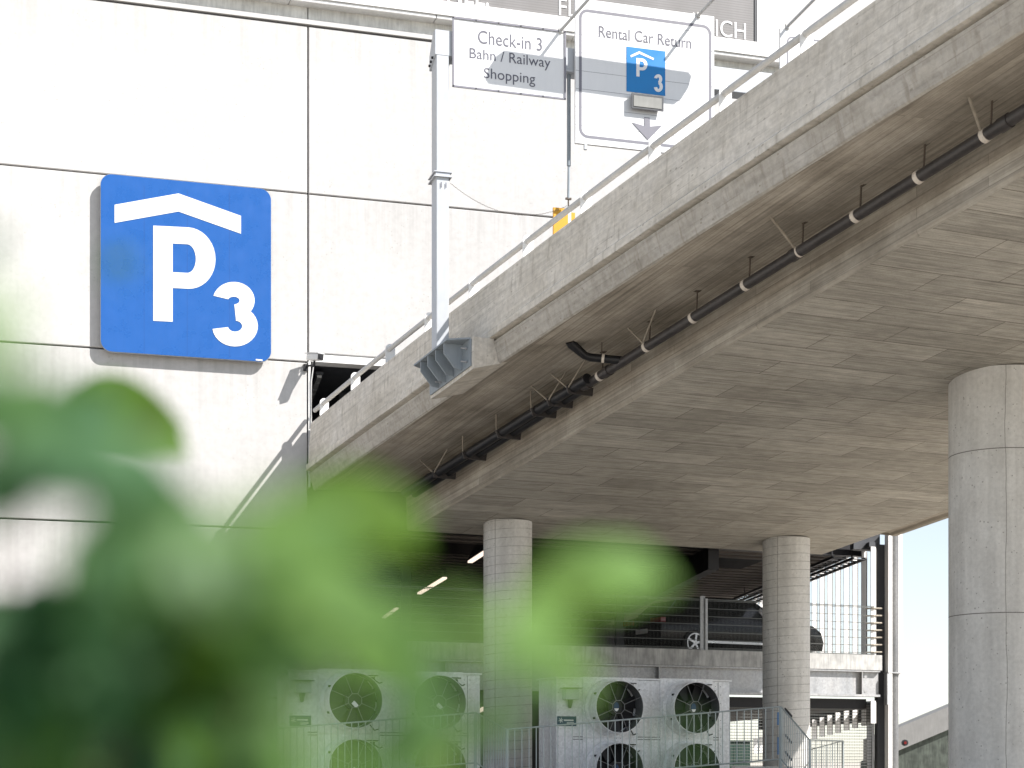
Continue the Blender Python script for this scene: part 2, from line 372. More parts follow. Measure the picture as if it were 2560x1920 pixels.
M = dict(facade=m_facade(), parapet=m_parapet(), edgebeam=m_parapet(.68), overhang=m_overhang(), soffit=m_soffit(), spiral=m_column(True),
  smooth=m_column(False), zinc=m_zinc(), zincdark=m_zinc('dark_galvanised_steel', .2), ground=m_ground(), leaf=m_leaf(), board=m_board(),
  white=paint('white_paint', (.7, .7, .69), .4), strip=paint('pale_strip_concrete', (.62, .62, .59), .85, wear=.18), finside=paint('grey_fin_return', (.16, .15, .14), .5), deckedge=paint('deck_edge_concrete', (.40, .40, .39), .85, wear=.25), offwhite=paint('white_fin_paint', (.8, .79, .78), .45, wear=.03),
  gantry=paint('light_grey_paint', (.42, .445, .475), .45, wear=.04), rail=paint('rail_grey_paint', (.50, .50, .49), .5),
  bracket=paint('blue_grey_paint', (.25, .285, .315), .5), blue=paint('sign_blue_film', (.008, .088, .33), .3, spec=.5, wear=.03),
  seamblue=paint('dark_blue_seam', (.008, .065, .25), .5), skyblue=paint('small_sign_blue_film', (.0, .17, .46), .4, wear=.03), signwhite=paint('sign_white_film', (.68, .69, .70), .4, wear=.02),
  film=paint('sign_symbol_white', (.7, .7, .7), .45, wear=.01), ink=paint('sign_grey_lettering', (.10, .10, .13), .5, wear=.03),
  border=paint('sign_grey_border', (.17, .17, .20), .5, wear=.04),
  alu=paint('bare_aluminium', (.5, .51, .53), .35, .6), pipe=paint('dark_pipe_plastic', (.042, .037, .036), .42, spec=.45, wear=.2),
  pipeblack=paint('black_pipe_plastic', (.012, .012, .014), .4, spec=.4), clamp=paint('pale_clamp_band', (.6, .545, .48), .5),
  rust=paint('rusty_rod', (.085, .065, .05), .7, wear=.25), strut=paint('zinc_strut', (.3, .265, .215), .55, wear=.2),
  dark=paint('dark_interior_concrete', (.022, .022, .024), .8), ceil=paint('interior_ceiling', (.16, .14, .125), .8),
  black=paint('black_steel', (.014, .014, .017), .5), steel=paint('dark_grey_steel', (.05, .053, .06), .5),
  yellow=paint('yellow_panel', (.6, .30, .015), .5, wear=.04), casing=m_zinc('brushed_casing_steel', .80, .1),
  fan=paint('fan_black', (.012, .012, .013), .45), wire=paint('zinc_wire', (.105, .11, .105), .5, .3),
  fence=paint('fence_zinc', (.40, .44, .44), .5, .3), carpaint=paint('black_car_paint', (.004, .004, .005), .2, spec=.22, wear=.02),
  glass=paint('car_glass', (.006, .007, .008), .08, spec=.4), tyre=paint('tyre_rubber', (.015, .015, .015), .8),
  rim=paint('wheel_rim', (.4, .4, .41), .3, .8), red=paint('tail_lamp_red', (.16, .008, .008), .2), redpaint=paint('red_car_paint', (.45, .02, .03), .25),
  plate=paint('number_plate', (.6, .6, .58), .5), placard=paint('navy_placard', (.018, .05, .12), .5),
  cabinet=paint('dark_green_enamel', (.022, .06, .045), .5), concgrey=m_column(False), lamp=m_glow('lit_tube', (1, .80, .66), .55),
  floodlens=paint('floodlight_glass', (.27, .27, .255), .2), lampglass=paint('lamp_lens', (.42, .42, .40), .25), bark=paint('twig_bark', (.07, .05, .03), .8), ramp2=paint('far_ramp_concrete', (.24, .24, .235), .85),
  mossy=paint('streaked_dark_concrete', (.085, .10, .085), .85, wear=.35))

# ---------------------------------------------------------------- setting
mb = MB(); mb.face([(-400, -300, GZ), (500, -300, GZ), (500, 900, GZ), (-400, 900, GZ)])
g = build(mb, 'ground', M['ground']); g['kind'] = 'structure'
mb = MB(); mb.prism([at(300, HZ, 27.2) + UP * GZ, at(2150, HZ, 27.0) + UP * GZ, at(2150, HZ, 38) + UP * GZ, at(300, HZ, 34.2) + UP * GZ], UP * 1.38)
terr = build(mb, 'terrace', M['ground']); terr['kind'] = 'structure'

# ---------------------------------------------------------------- facade of the concrete building
bd = thing('concrete_building', 'pale concrete panel building with a dark ramp opening and white lintel', 'building', wl(-4, GZ, -1))
ZJ = [GZ, 1.29, 4.80, 8.31, 11.83, 15.34]
G = .016
def panel(u0, u1, z0, z1):
    b = MB(); u0 += G; u1 -= G; z0 += G; z1 -= G
    c = .012
    q = [wl(u0, z0, -.15), wl(u1, z0, -.15), wl(u1, z1, -.15), wl(u0, z1, -.15)]
    p = [wl(u0, z0, -c), wl(u1, z0, -c), wl(u1, z1, -c), wl(u0, z1, -c)]
    f = [wl(u0 + c, z0 + c), wl(u1 - c, z0 + c), wl(u1 - c, z1 - c), wl(u0 + c, z1 - c)]
    uvp = [(u0, z0), (u1, z0), (u1, z1), (u0, z1)]
    b.face(f, uvp)
    for k in range(4):
        m = (k + 1) % 4
        b.face([p[k], p[m], f[m], f[k]], [uvp[k], uvp[m], uvp[m], uvp[k]])
        b.face([q[k], q[m], p[m], p[k]], [uvp[k], uvp[m], uvp[m], uvp[k]])
    build(b, 'wall_panel', M['facade'], bd)
for k in range(5):
    panel(-7.9, 0, ZJ[k], ZJ[k + 1]); panel(-15.9, -7.9, ZJ[k], ZJ[k + 1])
panel(0, 8.0, 8.50, ZJ[4]); panel(0, 8.0, ZJ[4], ZJ[5]); panel(8.0, 17, 8.50, ZJ[4]); panel(8, 17, ZJ[4], ZJ[5])
b = MB()                                                                     # backing wall behind the joints
b.box(wl(-16, GZ, -.45), WW * 15.99, WM * .3, UP * (15.36 - GZ)); b.box(wl(-.01, 8.52, -.45), WW * 17.1, WM * .3, UP * 6.84)
build(b, 'backing_wall', M['steel'], bd)
b = MB()                                                                     # cornice strip over the panels
b.box(wl(-16, 15.36, -.3), WW * 33, WM * .34, UP * .1); 
build(b, 'cornice', M['facade'], bd)
b = MB()
for u0, u1 in ((-16, -.012), (.012, 17)): b.box(wl(u0, 15.47, -.3), WW * (u1 - u0), WM * .29, UP * .28)
build(b, 'upper_strip', M['strip'], bd)
b = MB(); b.box(wl(-16, 20, -12), WW * 33, WM * 11.7, UP * .3); b.box(wl(-16, 15.7, -.6), WW * 33, WM * .3, UP * 4.3)
b.box(wl(-16.3, GZ, -12), WW * .3, WM * 12, UP * (20 - GZ)); build(b, 'upper_wall', M['facade'], bd)
b = MB(); b.box(wl(.02, 8.33, -.35), WW * 8.5, WM * .37, UP * .155); build(b, 'lintel', M['white'], bd)
b = MB(); b.box(wl(.005, 5.7, -.3), WW * .045, WM * .33, UP * 2.62); build(b, 'corner_trim', M['white'], bd)
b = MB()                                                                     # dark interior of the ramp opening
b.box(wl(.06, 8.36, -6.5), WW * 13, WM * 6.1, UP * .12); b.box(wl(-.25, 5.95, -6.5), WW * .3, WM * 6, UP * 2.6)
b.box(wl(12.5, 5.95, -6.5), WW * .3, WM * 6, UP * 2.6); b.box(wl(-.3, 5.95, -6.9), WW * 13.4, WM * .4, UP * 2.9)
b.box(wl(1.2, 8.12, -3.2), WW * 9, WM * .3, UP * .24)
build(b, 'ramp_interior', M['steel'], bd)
# white band with grey advertising board
bb = thing('billboard', 'long grey advertising board in a white frame along the top of the facade', 'billboard', wl(1, 15.75, .1))
U1 = wpx(1887, 127, .30)[0]
b = MB(); b.box(wl(-16, 15.80, 0), WW * (U1 + .55 + 16), WM * .30, UP * .30); build(b, 'white_frame', M['white'], bb)
b = MB()
for k in range(9): b.box(wl(-15.9 + 3.1 * k, 15.72, -.02), WW * 3.09, WM * .285, UP * .079)
build(b, 'drip_edge', M['white'], bb, bevel=.02)
b = MB(); b.box(wl(U1 + .06, 16.10, 0), WW * .45, WM * .30, UP * 3.5); build(b, 'white_frame', M['white'], bb)
b = MB(); b.face([wl(-15, 16.10, .27), wl(U1, 16.10, .27), wl(U1, 19.4, .27), wl(-15, 19.4, .27)], [(-15, 16.1), (U1, 16.1), (U1, 19.4), (-15, 19.4)])
b.box(wl(-15, 16.10, 0), WW * (U1 + 15), WM * .26, UP * 3.3); build(b, 'board_face', M['board'], bb)
b = MB(); b.box(wl(U1 + .003, 16.10, 0), WW * .055, WM * .29, UP * 3.3); build(b, 'edge_strip', M['steel'], bb)
def bbtext(body, px0, py0, px1, h, bold=.01):
    u0, z0 = wpx(px0, py0, .27); u1, _ = wpx(px1, py0, .27)
    build(text_mb(body, wl(u0, z0, .27), WW, UP, width=u1 - u0, height=h, thick=.012, n=WM, bold=bold), 'lettering', M['film'], bb)
bbtext('NEL.', 1118, 8, 1222, .62); bbtext('FLUGHAFEN ZÜRICH', 1397, 38, 1864, .45, .0)

# ---------------------------------------------------------------- big blue parking sign on the wall
SO = .2
sg = thing('parking_sign', 'large blue square sign with white roof, P and 3 on the concrete facade', 'sign', wl(-2.5, 8.2, SO))
def sp(zx, zy, o=0):                                                          # point of the sign face
    u, z = wpx(zx * .57866, zy * .57866, SO); return wl(u, z, SO + o)
u0, z1 = wpx(252, 435.5, SO); u1, _ = wpx(677.5, 700, SO); _, z0 = wpx(252, 878, SO)
_, zt = wpx(465, 453.5, SO); _, zb = wpx(465, 891, SO)
b = MB(); b.prism([wl(x, y, SO - .05) for x, y in rrect(u0, u1, zb, zt, .22, 8)], WM * .05); build(b, 'sign_panel', M['blue'], sg)
b = MB(); b.prism([wl(x, y, SO - .062) for x, y in rrect(u0 - .008, u1 + .008, zb - .008, zt + .008, .228, 8)], WM * .045); build(b, 'sign_edge', M['alu'], sg)
for ux in (u0 + .5, u1 - .5):
    for zz in (zb + .5, zt - .6): b = MB(); b.box(wl(ux, zz, .0), WW * .08, WM * (SO - .064), UP * .08); build(b, 'standoff', M['zinc'], sg)
T = .006
b = MB(); pk, pi_ = sp(771, 836, .001), sp(771, 914, .001)
b.prism([sp(495, 885, .001), pk, pi_, sp(495, 963, .001)], WM * T); b.prism([pk, sp(1041, 933, .001), sp(1041, 1010, .001), pi_], WM * T)
build(b, 'roof_symbol', M['film'], sg)
def arcs(f, c, rx, ry, a0, a1, n=14):
    return [f(c[0] + rx * math.cos(math.radians(a0 + (a1 - a0) * k / n)), c[1] - ry * math.sin(math.radians(a0 + (a1 - a0) * k / n)), .001) for k in range(n + 1)]
def letterP(f, x0, x1, y0, y1, xb, yb, it, ib, ix, dy, T):
    """stem x0..x1, top y0, foot y1, bowl to xb / yb, counter it..ib to ix; dy = perspective drop per unit x"""
    d = lambda x: (x - x0) * dy
    b = MB(); g = lambda x, y, o=.001: f(x, y + d(x), o)
    b.prism([g(x0, y0), g(x1, y0), g(x1, y1), g(x0, y1)], WM * T)
    cx, cy = x1 + (xb - x1) * .36, (y0 + yb) / 2
    ox, oy = xb - cx, (yb - y0) / 2; ixr, iy = ix - cx, (ib - it) / 2; ci = (it + ib) / 2
    O = [g(x1, y0)] + arcs(g, (cx, cy), ox, oy, 90, -90, 18) + [g(x1, yb)]
    I = [g(x1, it)] + arcs(g, (cx - 4, ci), ixr + 4, iy, 90, -90, 18) + [g(x1, ib)]
    b.strip(O, I, WM * T); return b
build(letterP(sp, 662, 746, 975, 1386, 931, 1240, 1048, 1172, 846, .05, T), 'letter', M['film'], sg)
def digit3(f, xl, xr, yt, yb, st, T):
    """two bowls as strokes"""
    b = MB(); h = yb - yt; w_ = xr - xl
    ym = yt + h * .475
    cx1, rx1, ry1 = xl + w_ * .47, w_ * .46, (ym - yt + st * .45) / 2; cy1 = yt + ry1
    cx2, rx2, ry2 = xl + w_ * .5, w_ * .5, (yb - ym + st * .45) / 2; cy2 = yb - ry2
    O = arcs(f, (cx1, cy1), rx1, ry1, 165, -84, 22); I = arcs(f, (cx1, cy1), rx1 - st * 1.02, ry1 - st, 160, -84, 22)
    b.strip(O, I, WM * T)
    O = arcs(f, (cx2, cy2), rx2, ry2, 84, -172, 22); I = arcs(f, (cx2, cy2), rx2 - st * 1.06, ry2 - st, 84, -170, 22)
    b.strip(O, I, WM * (T * 1.2))
    return b
build(digit3(sp, 917, 1114, 1218, 1497, 64, T), 'digit', M['film'], sg)
for zx in (808, 622, 990):
    b = MB(); b.prism([sp(zx, 790 + (zx - 435) * .075, .0004), sp(zx + 1.6, 790 + (zx - 435) * .075, .0004), sp(zx + 1.6, 1517 + (zx - 435) * .05, .0004), sp(zx, 1517 + (zx - 435) * .05, .0004)], WM * .0005); build(b, 'panel_seam', M['seamblue'], sg)  # thin darker blue lines along the panel seams
b = MB(); b.prism([sp(1105, 1551, .001), sp(1134, 1553.5, .001), sp(1134, 1560, .001), sp(1105, 1557, .001)], WM * .003); build(b, 'sticker', M['film'], sg)

# ---------------------------------------------------------------- security camera
cp = wl(*wpx(770, 915, .1), .1)
cc = thing('security_camera', 'white security camera on a black bracket at the corner of the ramp opening', 'camera', cp)
hd = (V((.62, -.72, -.16))).normalized(); sd = hd.cross(UP).normalized(); uu = sd.cross(hd)
c0 = wl(*wpx(787, 893, .45), .45)
b = MB(); b.cbox(c0, hd * .42, sd * .15, uu * .13); build(b, 'camera_body', M['white'], cc, bevel=.02)
b = MB(); b.cbox(c0 + uu * .075 - hd * .02, hd * .5, sd * .17, uu * .015); build(b, 'sun_hood', M['signwhite'], cc)
b = MB(); b.cbox(c0 + hd * .215, hd * .02, sd * .125, uu * .11); b.tube([c0 + hd * .22, c0 + hd * .235], .035, 12); build(b, 'lens', M['black'], cc)
b = MB(); b.tube([c0 - uu * .07, c0 - uu * .16, wl(*wpx(768, 915, .06), .06)], .022, 8); b.cbox(wl(*wpx(764, 919, .03), .03), WW * .09, WM * .06, UP * .14)
build(b, 'bracket', M['black'], cc)
b = MB(); a_, z_ = c0 - hd * .2, wl(*wpx(764, 908, .05), .05)
b.tube([a_, a_ - uu * .09 - hd * .04, a_ * .4 + z_ * .6 - UP * .05, z_], .008, 6); b.tube([wl(.1, 8.2, .06), wl(.06, 7.9, .05), wl(.06, 6.95, .05)], .015, 6)
build(b, 'cable', M['rail'], cc)
# unlit tube lamp inside the ramp opening
p0, p1 = wl(.35, 8.24, -.6), wl(.75, 8.24, -5.2)
tl = thing('tube_lamp', 'unlit tube lamp under the dark ceiling of the ramp opening', 'lamp', p0)
b = MB(); d = (p1 - p0); b.cbox(p0 + d * .5, d, WW * .16, UP * .06); build(b, 'housing', M['steel'], tl)
b = MB(); b.cbox(p0 + d * .5 - UP * .05, d * .97, WW * .1, UP * .06); build(b, 'lamp_cover', M['lampglass'], tl)

# ---------------------------------------------------------------- the concrete ramp
rp = thing('concrete_ramp', 'rising concrete ramp on columns with board-marked parapet and flat underside', 'ramp', br(4, 0, -6.4))
RS = [-5.5, -3, -1, 0, 1.5, 3, 5, 7, 9, 11, 13, 15, 17, 19, 22, 25, 28]
def section_strip(b, prof, rs=RS, uv='sr', lo=0):
    """prof: list of (s or 'e'+offset, dz) points; lofted along the ramp"""
    per = [0]
    for k in range(1, len(prof)):
        a, c = prof[k - 1], prof[k]
        ds = ((c[0] if c[2] == 'a' else c[0] - 2.1) - (a[0] if a[2] == 'a' else a[0] - 2.1))
        per.append(per[-1] + math.hypot(ds, c[1] - a[1]))
    P = [[br((s if k == 'a' else sedge(r) + s), r, dz) for s, dz, k in prof] for r in rs]
    for i in range(len(rs) - 1):
        for k in range(len(prof) - 1):
            if uv == 'sr':
                U = lambda q, r: ((prof[q][0] if prof[q][2] == 'a' else sedge(r) + prof[q][0]), r)
            else: U = lambda q, r: (per[q], r)
            b.face([P[i][k], P[i][k + 1], P[i + 1][k + 1], P[i + 1][k]], [U(k, rs[i]), U(k + 1, rs[i]), U(k + 1, rs[i + 1]), U(k, rs[i + 1])])
    return P
RF = [r for r in RS if r >= 0]
b = MB()                                                                      # left parapet
section_strip(b, [(.30, 1.05, 'e'), (.28, 2.14, 'e'), (.02, 2.14, 'e'), (0, 2.12, 'e'), (-.035, 1.66, 'e'), (-.05, 1.30, 'e'), (-.10, 1.25, 'e'), (-.105, 1.13, 'e'),
                  (.05, 1.115, 'e')], RF, 'p')
build(b, 'parapet', M['parapet'], rp)
b = MB()
section_strip(b, [(.05, 1.115, 'e'), (.05, 1.085, 'e'), (-.04, 1.07, 'e'), (.06, .74, 'e'), (.09, .72, 'e'), (.11, .75, 'e')], RF, 'p')
build(b, 'edge_beam', M['edgebeam'], rp)
b = MB(); section_strip(b, [(.11, .75, 'e'), (-.03, .82, 'a'), (0, .76, 'a')], RF); section_strip(b, [(0, .76, 'a'), (0, .05, 'a'), (.04, 0, 'a')], RF, 'p')
build(b, 'overhang_soffit', M['overhang'], rp)
b = MB(); section_strip(b, [(.04, 0, 'a'), (10.46, 0, 'a')], [r for r in RF]); build(b, 'girder_soffit', M['soffit'], rp)
b = MB(); section_strip(b, [(10.46, 0, 'a'), (10.5, .05, 'a'), (10.62, .62, 'a'), (12.4, .62, 'a'), (12.46, .55, 'a'), (12.6, .55, 'a')], RF)
build(b, 'overhang_soffit', M['overhang'], rp)
b = MB(); section_strip(b, [(12.6, .55, 'a'), (12.7, 2.14, 'a'), (12.4, 2.14, 'a'), (12.38, 1.05, 'a')], RF, 'p'); build(b, 'parapet', M['parapet'], rp)
b = MB(); section_strip(b, [(12.39, 1.06, 'a'), (.29, 1.06, 'e')], RS); build(b, 'roadway', M['dark'], rp)
# end face of the girder
b = MB(); se = sedge(0)
b.face([br(.04, 0, 0), br(0, 0, .05), br(-.03, 0, .82), br(se + .11, 0, .75), br(se, 0, 1.1), br(se, 0, 2.1), br(se + .3, 0, 2.1), br(se + .3, 0, 1.06), br(12.39, 0, 1.06),
        br(12.6, 0, .55), br(10.62, 0, .62), br(10.46, 0, 0)]); build(b, 'end_face', M['soffit'], rp)
# corbel carrying the sign gantry
C0, C1 = 5.85, 7.36
b = MB(); co_, ci_ = -2.38, -1.72
def cb(s, r, dz): return br(s, r, dz)
poly = lambda r: [cb(co_, r, .60), cb(co_, r, 1.12), cb(sedge(r) - .03, r, 1.12), cb(sedge(r) + .05, r, .755), cb(ci_, r, .77)]
A_, B_ = poly(C0), poly(C1); k5 = len(A_)
for k in range(k5):
    m = (k + 1) % k5; b.face([A_[k], B_[k], B_[m], A_[m]], [(.2 * k, C0), (.2 * k, C1), (.2 * k + .3, C1), (.2 * k + .3, C0)])
b.face(A_, [(0, 0), (0, .5), (.3, .5), (.4, .1), (.7, .1)]); b.face(B_, [(0, 0), (0, .5), (.3, .5), (.4, .1), (.7, .1)])
build(b, 'corbel', M['parapet'], rp)

# ---------------------------------------------------------------- handrail on the parapet
hr = thing('handrail', 'grey tubular handrail on flat plate posts along the top of the ramp parapet', 'railing', br(-2, 5, 2.14))
b = MB(); b.tube([br(sedge(r) + .08, r, 2.39) for r in [0.02] + [x * .75 for x in range(1, 36)]], .046, 14); build(b, 'rail', M['rail'], hr, smooth=True)
for r in (4.05, 7.0, 13.1):
    b = MB(); b.tube([br(sedge(r) + .08, r, 2.39), br(sedge(r + .05) + .08, r + .05, 2.39)], .046, 14); build(b, 'rail_sleeve', M['rail'], hr, smooth=True)
for r in (.45, 1.95, 3.45, 4.97, 6.5, 8.15, 9.7, 11.3, 12.75, 14.2, 15.7, 17.2, 18.7, 20.2):
    s = sedge(r) + .10; b = MB(); hw = .095
    pts = [br(s - hw, r, 2.135), br(s + hw, r, 2.135)] + [br(s + hw * math.cos(math.radians(a)), r, 2.40 + hw * math.sin(math.radians(a))) for a in range(0, 181, 20)]
    b.prism(pts, RD * .012); build(b, 'post', M['white'], hr)

# ---------------------------------------------------------------- columns
def column(c, rad, zt, mat, label, name='concrete_column', n=48, group=None):
    t = thing(name, label, 'column', (c.x, c.y, GZ), group)
    b = MB(); b.tube([V((c.x, c.y, GZ)), V((c.x, c.y, zt))], rad, n); build(b, 'shaft', mat, t, smooth=True); return t
def soff(px, py): s, r = bron(px, py, 0); return br(s, r, 0)
k1 = br(1.81, .95, 0); k2 = br(8.72, .95, 0); s3, r3 = bron(2500, 950, 0); k3 = br(s3, r3, 0)
column(k1, .515, k1.z + .03, M['spiral'], 'spiral-marked round concrete column between the two fan units', group='round columns under the ramp')
column(k2, .535, k2.z + .03, M['spiral'], 'spiral-marked round concrete column beside the white fins and steel frame', group='round columns under the ramp')
column(k3, (2500 - 2375) / F * k3.y, k3.z + .06, M['smooth'], 'thick smooth concrete column near the street with ring joints', group='round columns under the ramp')

# ---------------------------------------------------------------- sign gantry
GS = wl(0, 0).normalized
gp_s, gp_r = -2.56, 6.57
gb = br(gp_s, gp_r, 1.10)                                                      # foot of the post
SPL = V((gb.x, gb.y, 0)) + WM * .17                                            # plane of the post's front
def gx(px, py, o=0):
    return onplane(px, py, SPL + WM * o, WM)
gt = thing('sign_gantry', 'light grey steel gantry post and beam carrying the road signs above the ramp', 'gantry', gb)
pl, pr = gx(1091, 500), gx(1122.5, 500); pl.z = pr.z = 0
ztop = gx(1105, 83).z; zbot = gb.z
b = MB(); wv = pr - pl; b.box(V((pl.x, pl.y, zbot)), wv, -WM * .34, UP * (ztop - zbot)); build(b, 'post', M['gantry'], gt, bevel=.012)
zb2, zt2 = gx(1110, 138).z, gx(1110, 76).z
b = MB(); L_ = V((pl.x, pl.y, 0)) - WW * .02
pts = [L_ + UP * zb2, L_ + UP * zt2, L_ - WM * .17 + UP * (zt2), L_ - WM * .43 + UP * (zt2 - .3), L_ - WM * .43 + UP * (zb2 - .12)]
b.prism([p + WM * .006 for p in pts], WW * .30); build(b, 'head_cap', M['gantry'], gt)
for k in range(3):
    b = MB(); b.tube([L_ - WW * .002 - WM * (.15 + .1 * k) + UP * (zb2 + .0 - .03 * k), L_ - WW * .03 - WM * (.15 + .1 * k) + UP * (zb2 - .03 * k)], .022, 8); build(b, 'bolt', M['black'], gt)
b = MB(); bo = V((pr.x, pr.y, 0)) + WW * .06 - WM * .03
b.box(bo + UP * (zt2 - .42), WW * 9.2, -WM * .3, UP * .41); build(b, 'beam', M['gantry'], gt, bevel=.012)
for q in (.22, 1.4, 2.42, 2.9, 4.6):
    b = MB(); b.box(bo + WW * q - WM * .02 + UP * (zt2 - .52), WW * .05, -WM * .26, UP * .1); build(b, 'beam_clip', M['steel'], gt)
for q in (2.3, 2.46):
    b = MB(); b.box(bo + WW * q + WM * .003 + UP * (zt2 - .5), WW * .03, WM * .02, UP * .5); build(b, 'sign_clamp', M['steel'], gt)
b = MB(); zc = gx(1105, 443).z                                                 # collar
cl = V((pl.x, pl.y, 0)) - WW * .045 + WM * .04
for dz in (0, .075): b.box(cl + UP * (zc + dz), wv + WW * .09, -WM * .46, UP * .016)
b.box(cl + WW * .03 - WM * .02 + UP * (zc + .02), wv + WW * .03, -WM * .42, UP * .05)
build(b, 'collar', M['alu'], gt)
t0 = gx(1102, 469, .012); t1 = gx(1116, 469, .012); th = gx(1102, 455, .012).z - t0.z
build(text_mb('11', t0, WW, UP, width=(t1 - t0).length, height=th, thick=.004, n=WM), 'lettering', M['ink'], gt)
# base: horizontal plate with four ribs on the corbel
def bk_(s, r, dz): return br(s, r, dz)
b = MB(); b.hexa([bk_(-2.40, 5.80, 1.10), bk_(-2.40, 7.30, 1.10), bk_(-2.75, 7.16, 1.10), bk_(-2.75, 5.98, 1.10), bk_(-2.40, 5.80, 1.128), bk_(-2.40, 7.30, 1.128), bk_(-2.75, 7.16, 1.128), bk_(-2.75, 5.98, 1.128)])
build(b, 'base_plate', M['bracket'], gt)
b = MB(); b.hexa([bk_(-2.383, 5.88, .66), bk_(-2.383, 7.30, .66), bk_(-2.41, 7.30, .66), bk_(-2.41, 5.88, .66), bk_(-2.383, 5.88, 1.10), bk_(-2.383, 7.30, 1.10), bk_(-2.41, 7.30, 1.10), bk_(-2.41, 5.88, 1.10)])
build(b, 'back_plate', M['bracket'], gt)
for r in (6.19, 6.45, 6.73, 7.02):
    b = MB(); b.prism([bk_(-2.411, r, 1.099), bk_(-2.411, r, .68), bk_(-2.545, r, .70), bk_(-2.735, r, .93), bk_(-2.735, r, 1.099)], RD * .02)
    build(b, 'rib', M['bracket'], gt)
for r, dz in ((7.2, .76), (7.2, .98), (6.3, .74)):
    b = MB(); b.tube([br(-2.40, r, dz), br(-2.52, r, dz)], .012, 8); b.tube([br(-2.425, r, dz), br(-2.44, r, dz)], .026, 6); build(b, 'anchor_bolt', M['alu'], gt)

# ---------------------------------------------------------------- road signs on the gantry
def gsign(o, px0, py0, px1, py1):                                             # u,z extents on the gantry plane
    P, Q = gx(px0, py0, o), gx(px1, py1, o); return P, Q
so_ = .03
A0 = gx(1133, 44.5, so_); A1 = gx(1133, 215, so_); A2 = gx(1412, 82, so_)
s1 = thing('direction_sign', 'white sign reading Check-in 3, Bahn / Railway, Shopping', 'sign', A1)
WD = (A2 - A0); WD.z = 0; WD = WD.length; ht = A0.z - A1.z
b = MB(); b.box(A1, WW * WD, -WM * .05, UP * ht); build(b, 'sign_panel', M['signwhite'], s1)
b = MB(); e = .018
b.box(A1 + WM * .001 - WW * e - UP * e, WW * (WD + 2 * e), WM * .018, UP * (e + .012)); b.box(A1 + WM * .001 + UP * (ht - .012) - WW * e, WW * (WD + 2 * e), WM * .018, UP * (e + .012))
b.box(A1 + WM * .0011 - WW * e + UP * .012, WW * (e + .012), WM * .018, UP * (ht - .024)); b.box(A1 + WM * .0011 + WW * (WD - .012) + UP * .012, WW * (e + .012), WM * .018, UP * (ht - .024))
build(b, 'frame', M['border'], s1)
for k in range(6):
    for zz in (.0, ht):
        b = MB(); b.cbox(A1 + WW * (WD * k / 5) + UP * zz + WM * .02, WW * .02, WM * .012, UP * .02); build(b, 'rivet', M['black'], s1)
def stext(par, body, px0, py0, px1, ptop, mat='ink', o=so_, bold=0):           # lower left pixel, right end, top row at the left
    P0 = gx(px0, py0, o + .002); P1 = gx(px1, py0, o + .002); P2 = gx(px0, ptop, o + .002)
    d = P1 - P0; d.z = 0
    build(text_mb(body, P0, WW, UP, width=d.length, height=P2.z - P0.z, thick=.003, n=WM, bold=bold), 'lettering', M[mat], par)
stext(s1, 'Check-in 3', 1195, 108, 1355, 75); stext(s1, 'Bahn / Railway', 1174, 153, 1376, 119); stext(s1, 'Shopping', 1210, 203, 1338, 169)
o2 = .075
B0 = gx(1436.5, -6, o2); B1 = gx(1439, 357, o2); B2 = gx(1783, 44, o2)
s2 = thing('direction_sign', 'tall white sign reading Rental Car Return with blue P 3 symbol', 'sign', B1)
d = B2 - B0; d.z = 0; WB = d.length; hb = B0.z - B1.z
b = MB(); b.box(B1, WW * WB, -WM * .06, UP * hb); build(b, 'sign_panel', M['signwhite'], s2)
b = MB()
for k in range(1, 8): b.box(B1 + UP * (hb * k / 8) + WM * .0005, WW * WB, WM * .0015, UP * .005)
build(b, 'panel_joint', M['border'], s2)
def ring(par, P, x0, x1, z0, z1, r, t, mat):
    O = rrect(x0, x1, z0, z1, r, 6); I = rrect(x0 + t, x1 - t, z0 + t, z1 - t, r - t, 6); b = MB()
    f = lambda q: P + WW * q[0] + UP * q[1] + WM * .0025
    O = O + O[:1]; I = I + I[:1]
    for k in range(len(O) - 1): b.face([f(O[k]), f(O[k + 1]), f(I[k + 1]), f(I[k])])
    build(b, 'border', mat, par)
ring(s2, B1, .06, WB - .05, .10, hb - .17, .16, .05, M['border'])
stext(s2, 'Rental Car Return', 1497, 91.5, 1728, 64, o=o2)
def s2p(zx, zy, o=0): return gx(1400 + zx * .31646, zy * .31646, o2 + .004 + o)
q0, q1, q2, q3 = s2p(525, 367), s2p(831, 405), s2p(836, 758), s2p(529, 722)
zq1, zq0 = s2p(525, 367).z, s2p(529, 722).z; dq = q1 - q0; dq.z = 0
b = MB(); b.box(V((q0.x, q0.y, zq0)) - WM * .0005, WW * dq.length, WM * .003, UP * (zq1 - zq0)); build(b, 'symbol_panel', M['skyblue'], s2)
T2 = .003
def s2q(x, y, o=0): return s2p(x, y, .0035)
b = MB(); b.prism([s2q(555, 438), s2q(626, 405), s2q(626, 425), s2q(561, 454)], WM * T2); b.prism([s2q(626, 405), s2q(742, 460), s2q(738, 475), s2q(626, 425)], WM * T2)
build(b, 'roof_symbol', M['film'], s2)
build(letterP(s2q, 603, 628, 458, 603, 690, 552, 482, 528, 664, .1, T2), 'letter', M['film'], s2)
build(digit3(s2q, 742, 812, 587, 727, 24, T2), 'digit', M['film'], s2)
b = MB()
b.prism([s2q(666, 926), s2q(710, 930), s2q(712, 1000), s2q(668, 996)], WM * T2); b.prism([s2q(568, 966), s2q(668, 996), s2q(712, 1000), s2q(808, 990), s2q(695, 1106)], WM * T2)
build(b, 'arrow', M['border'], s2)
b = MB(); b.box(B1 + WW * .16 - UP * .09, WW * .05, -WM * .05, UP * .088); build(b, 'hanger_stub', M['gantry'], s2)
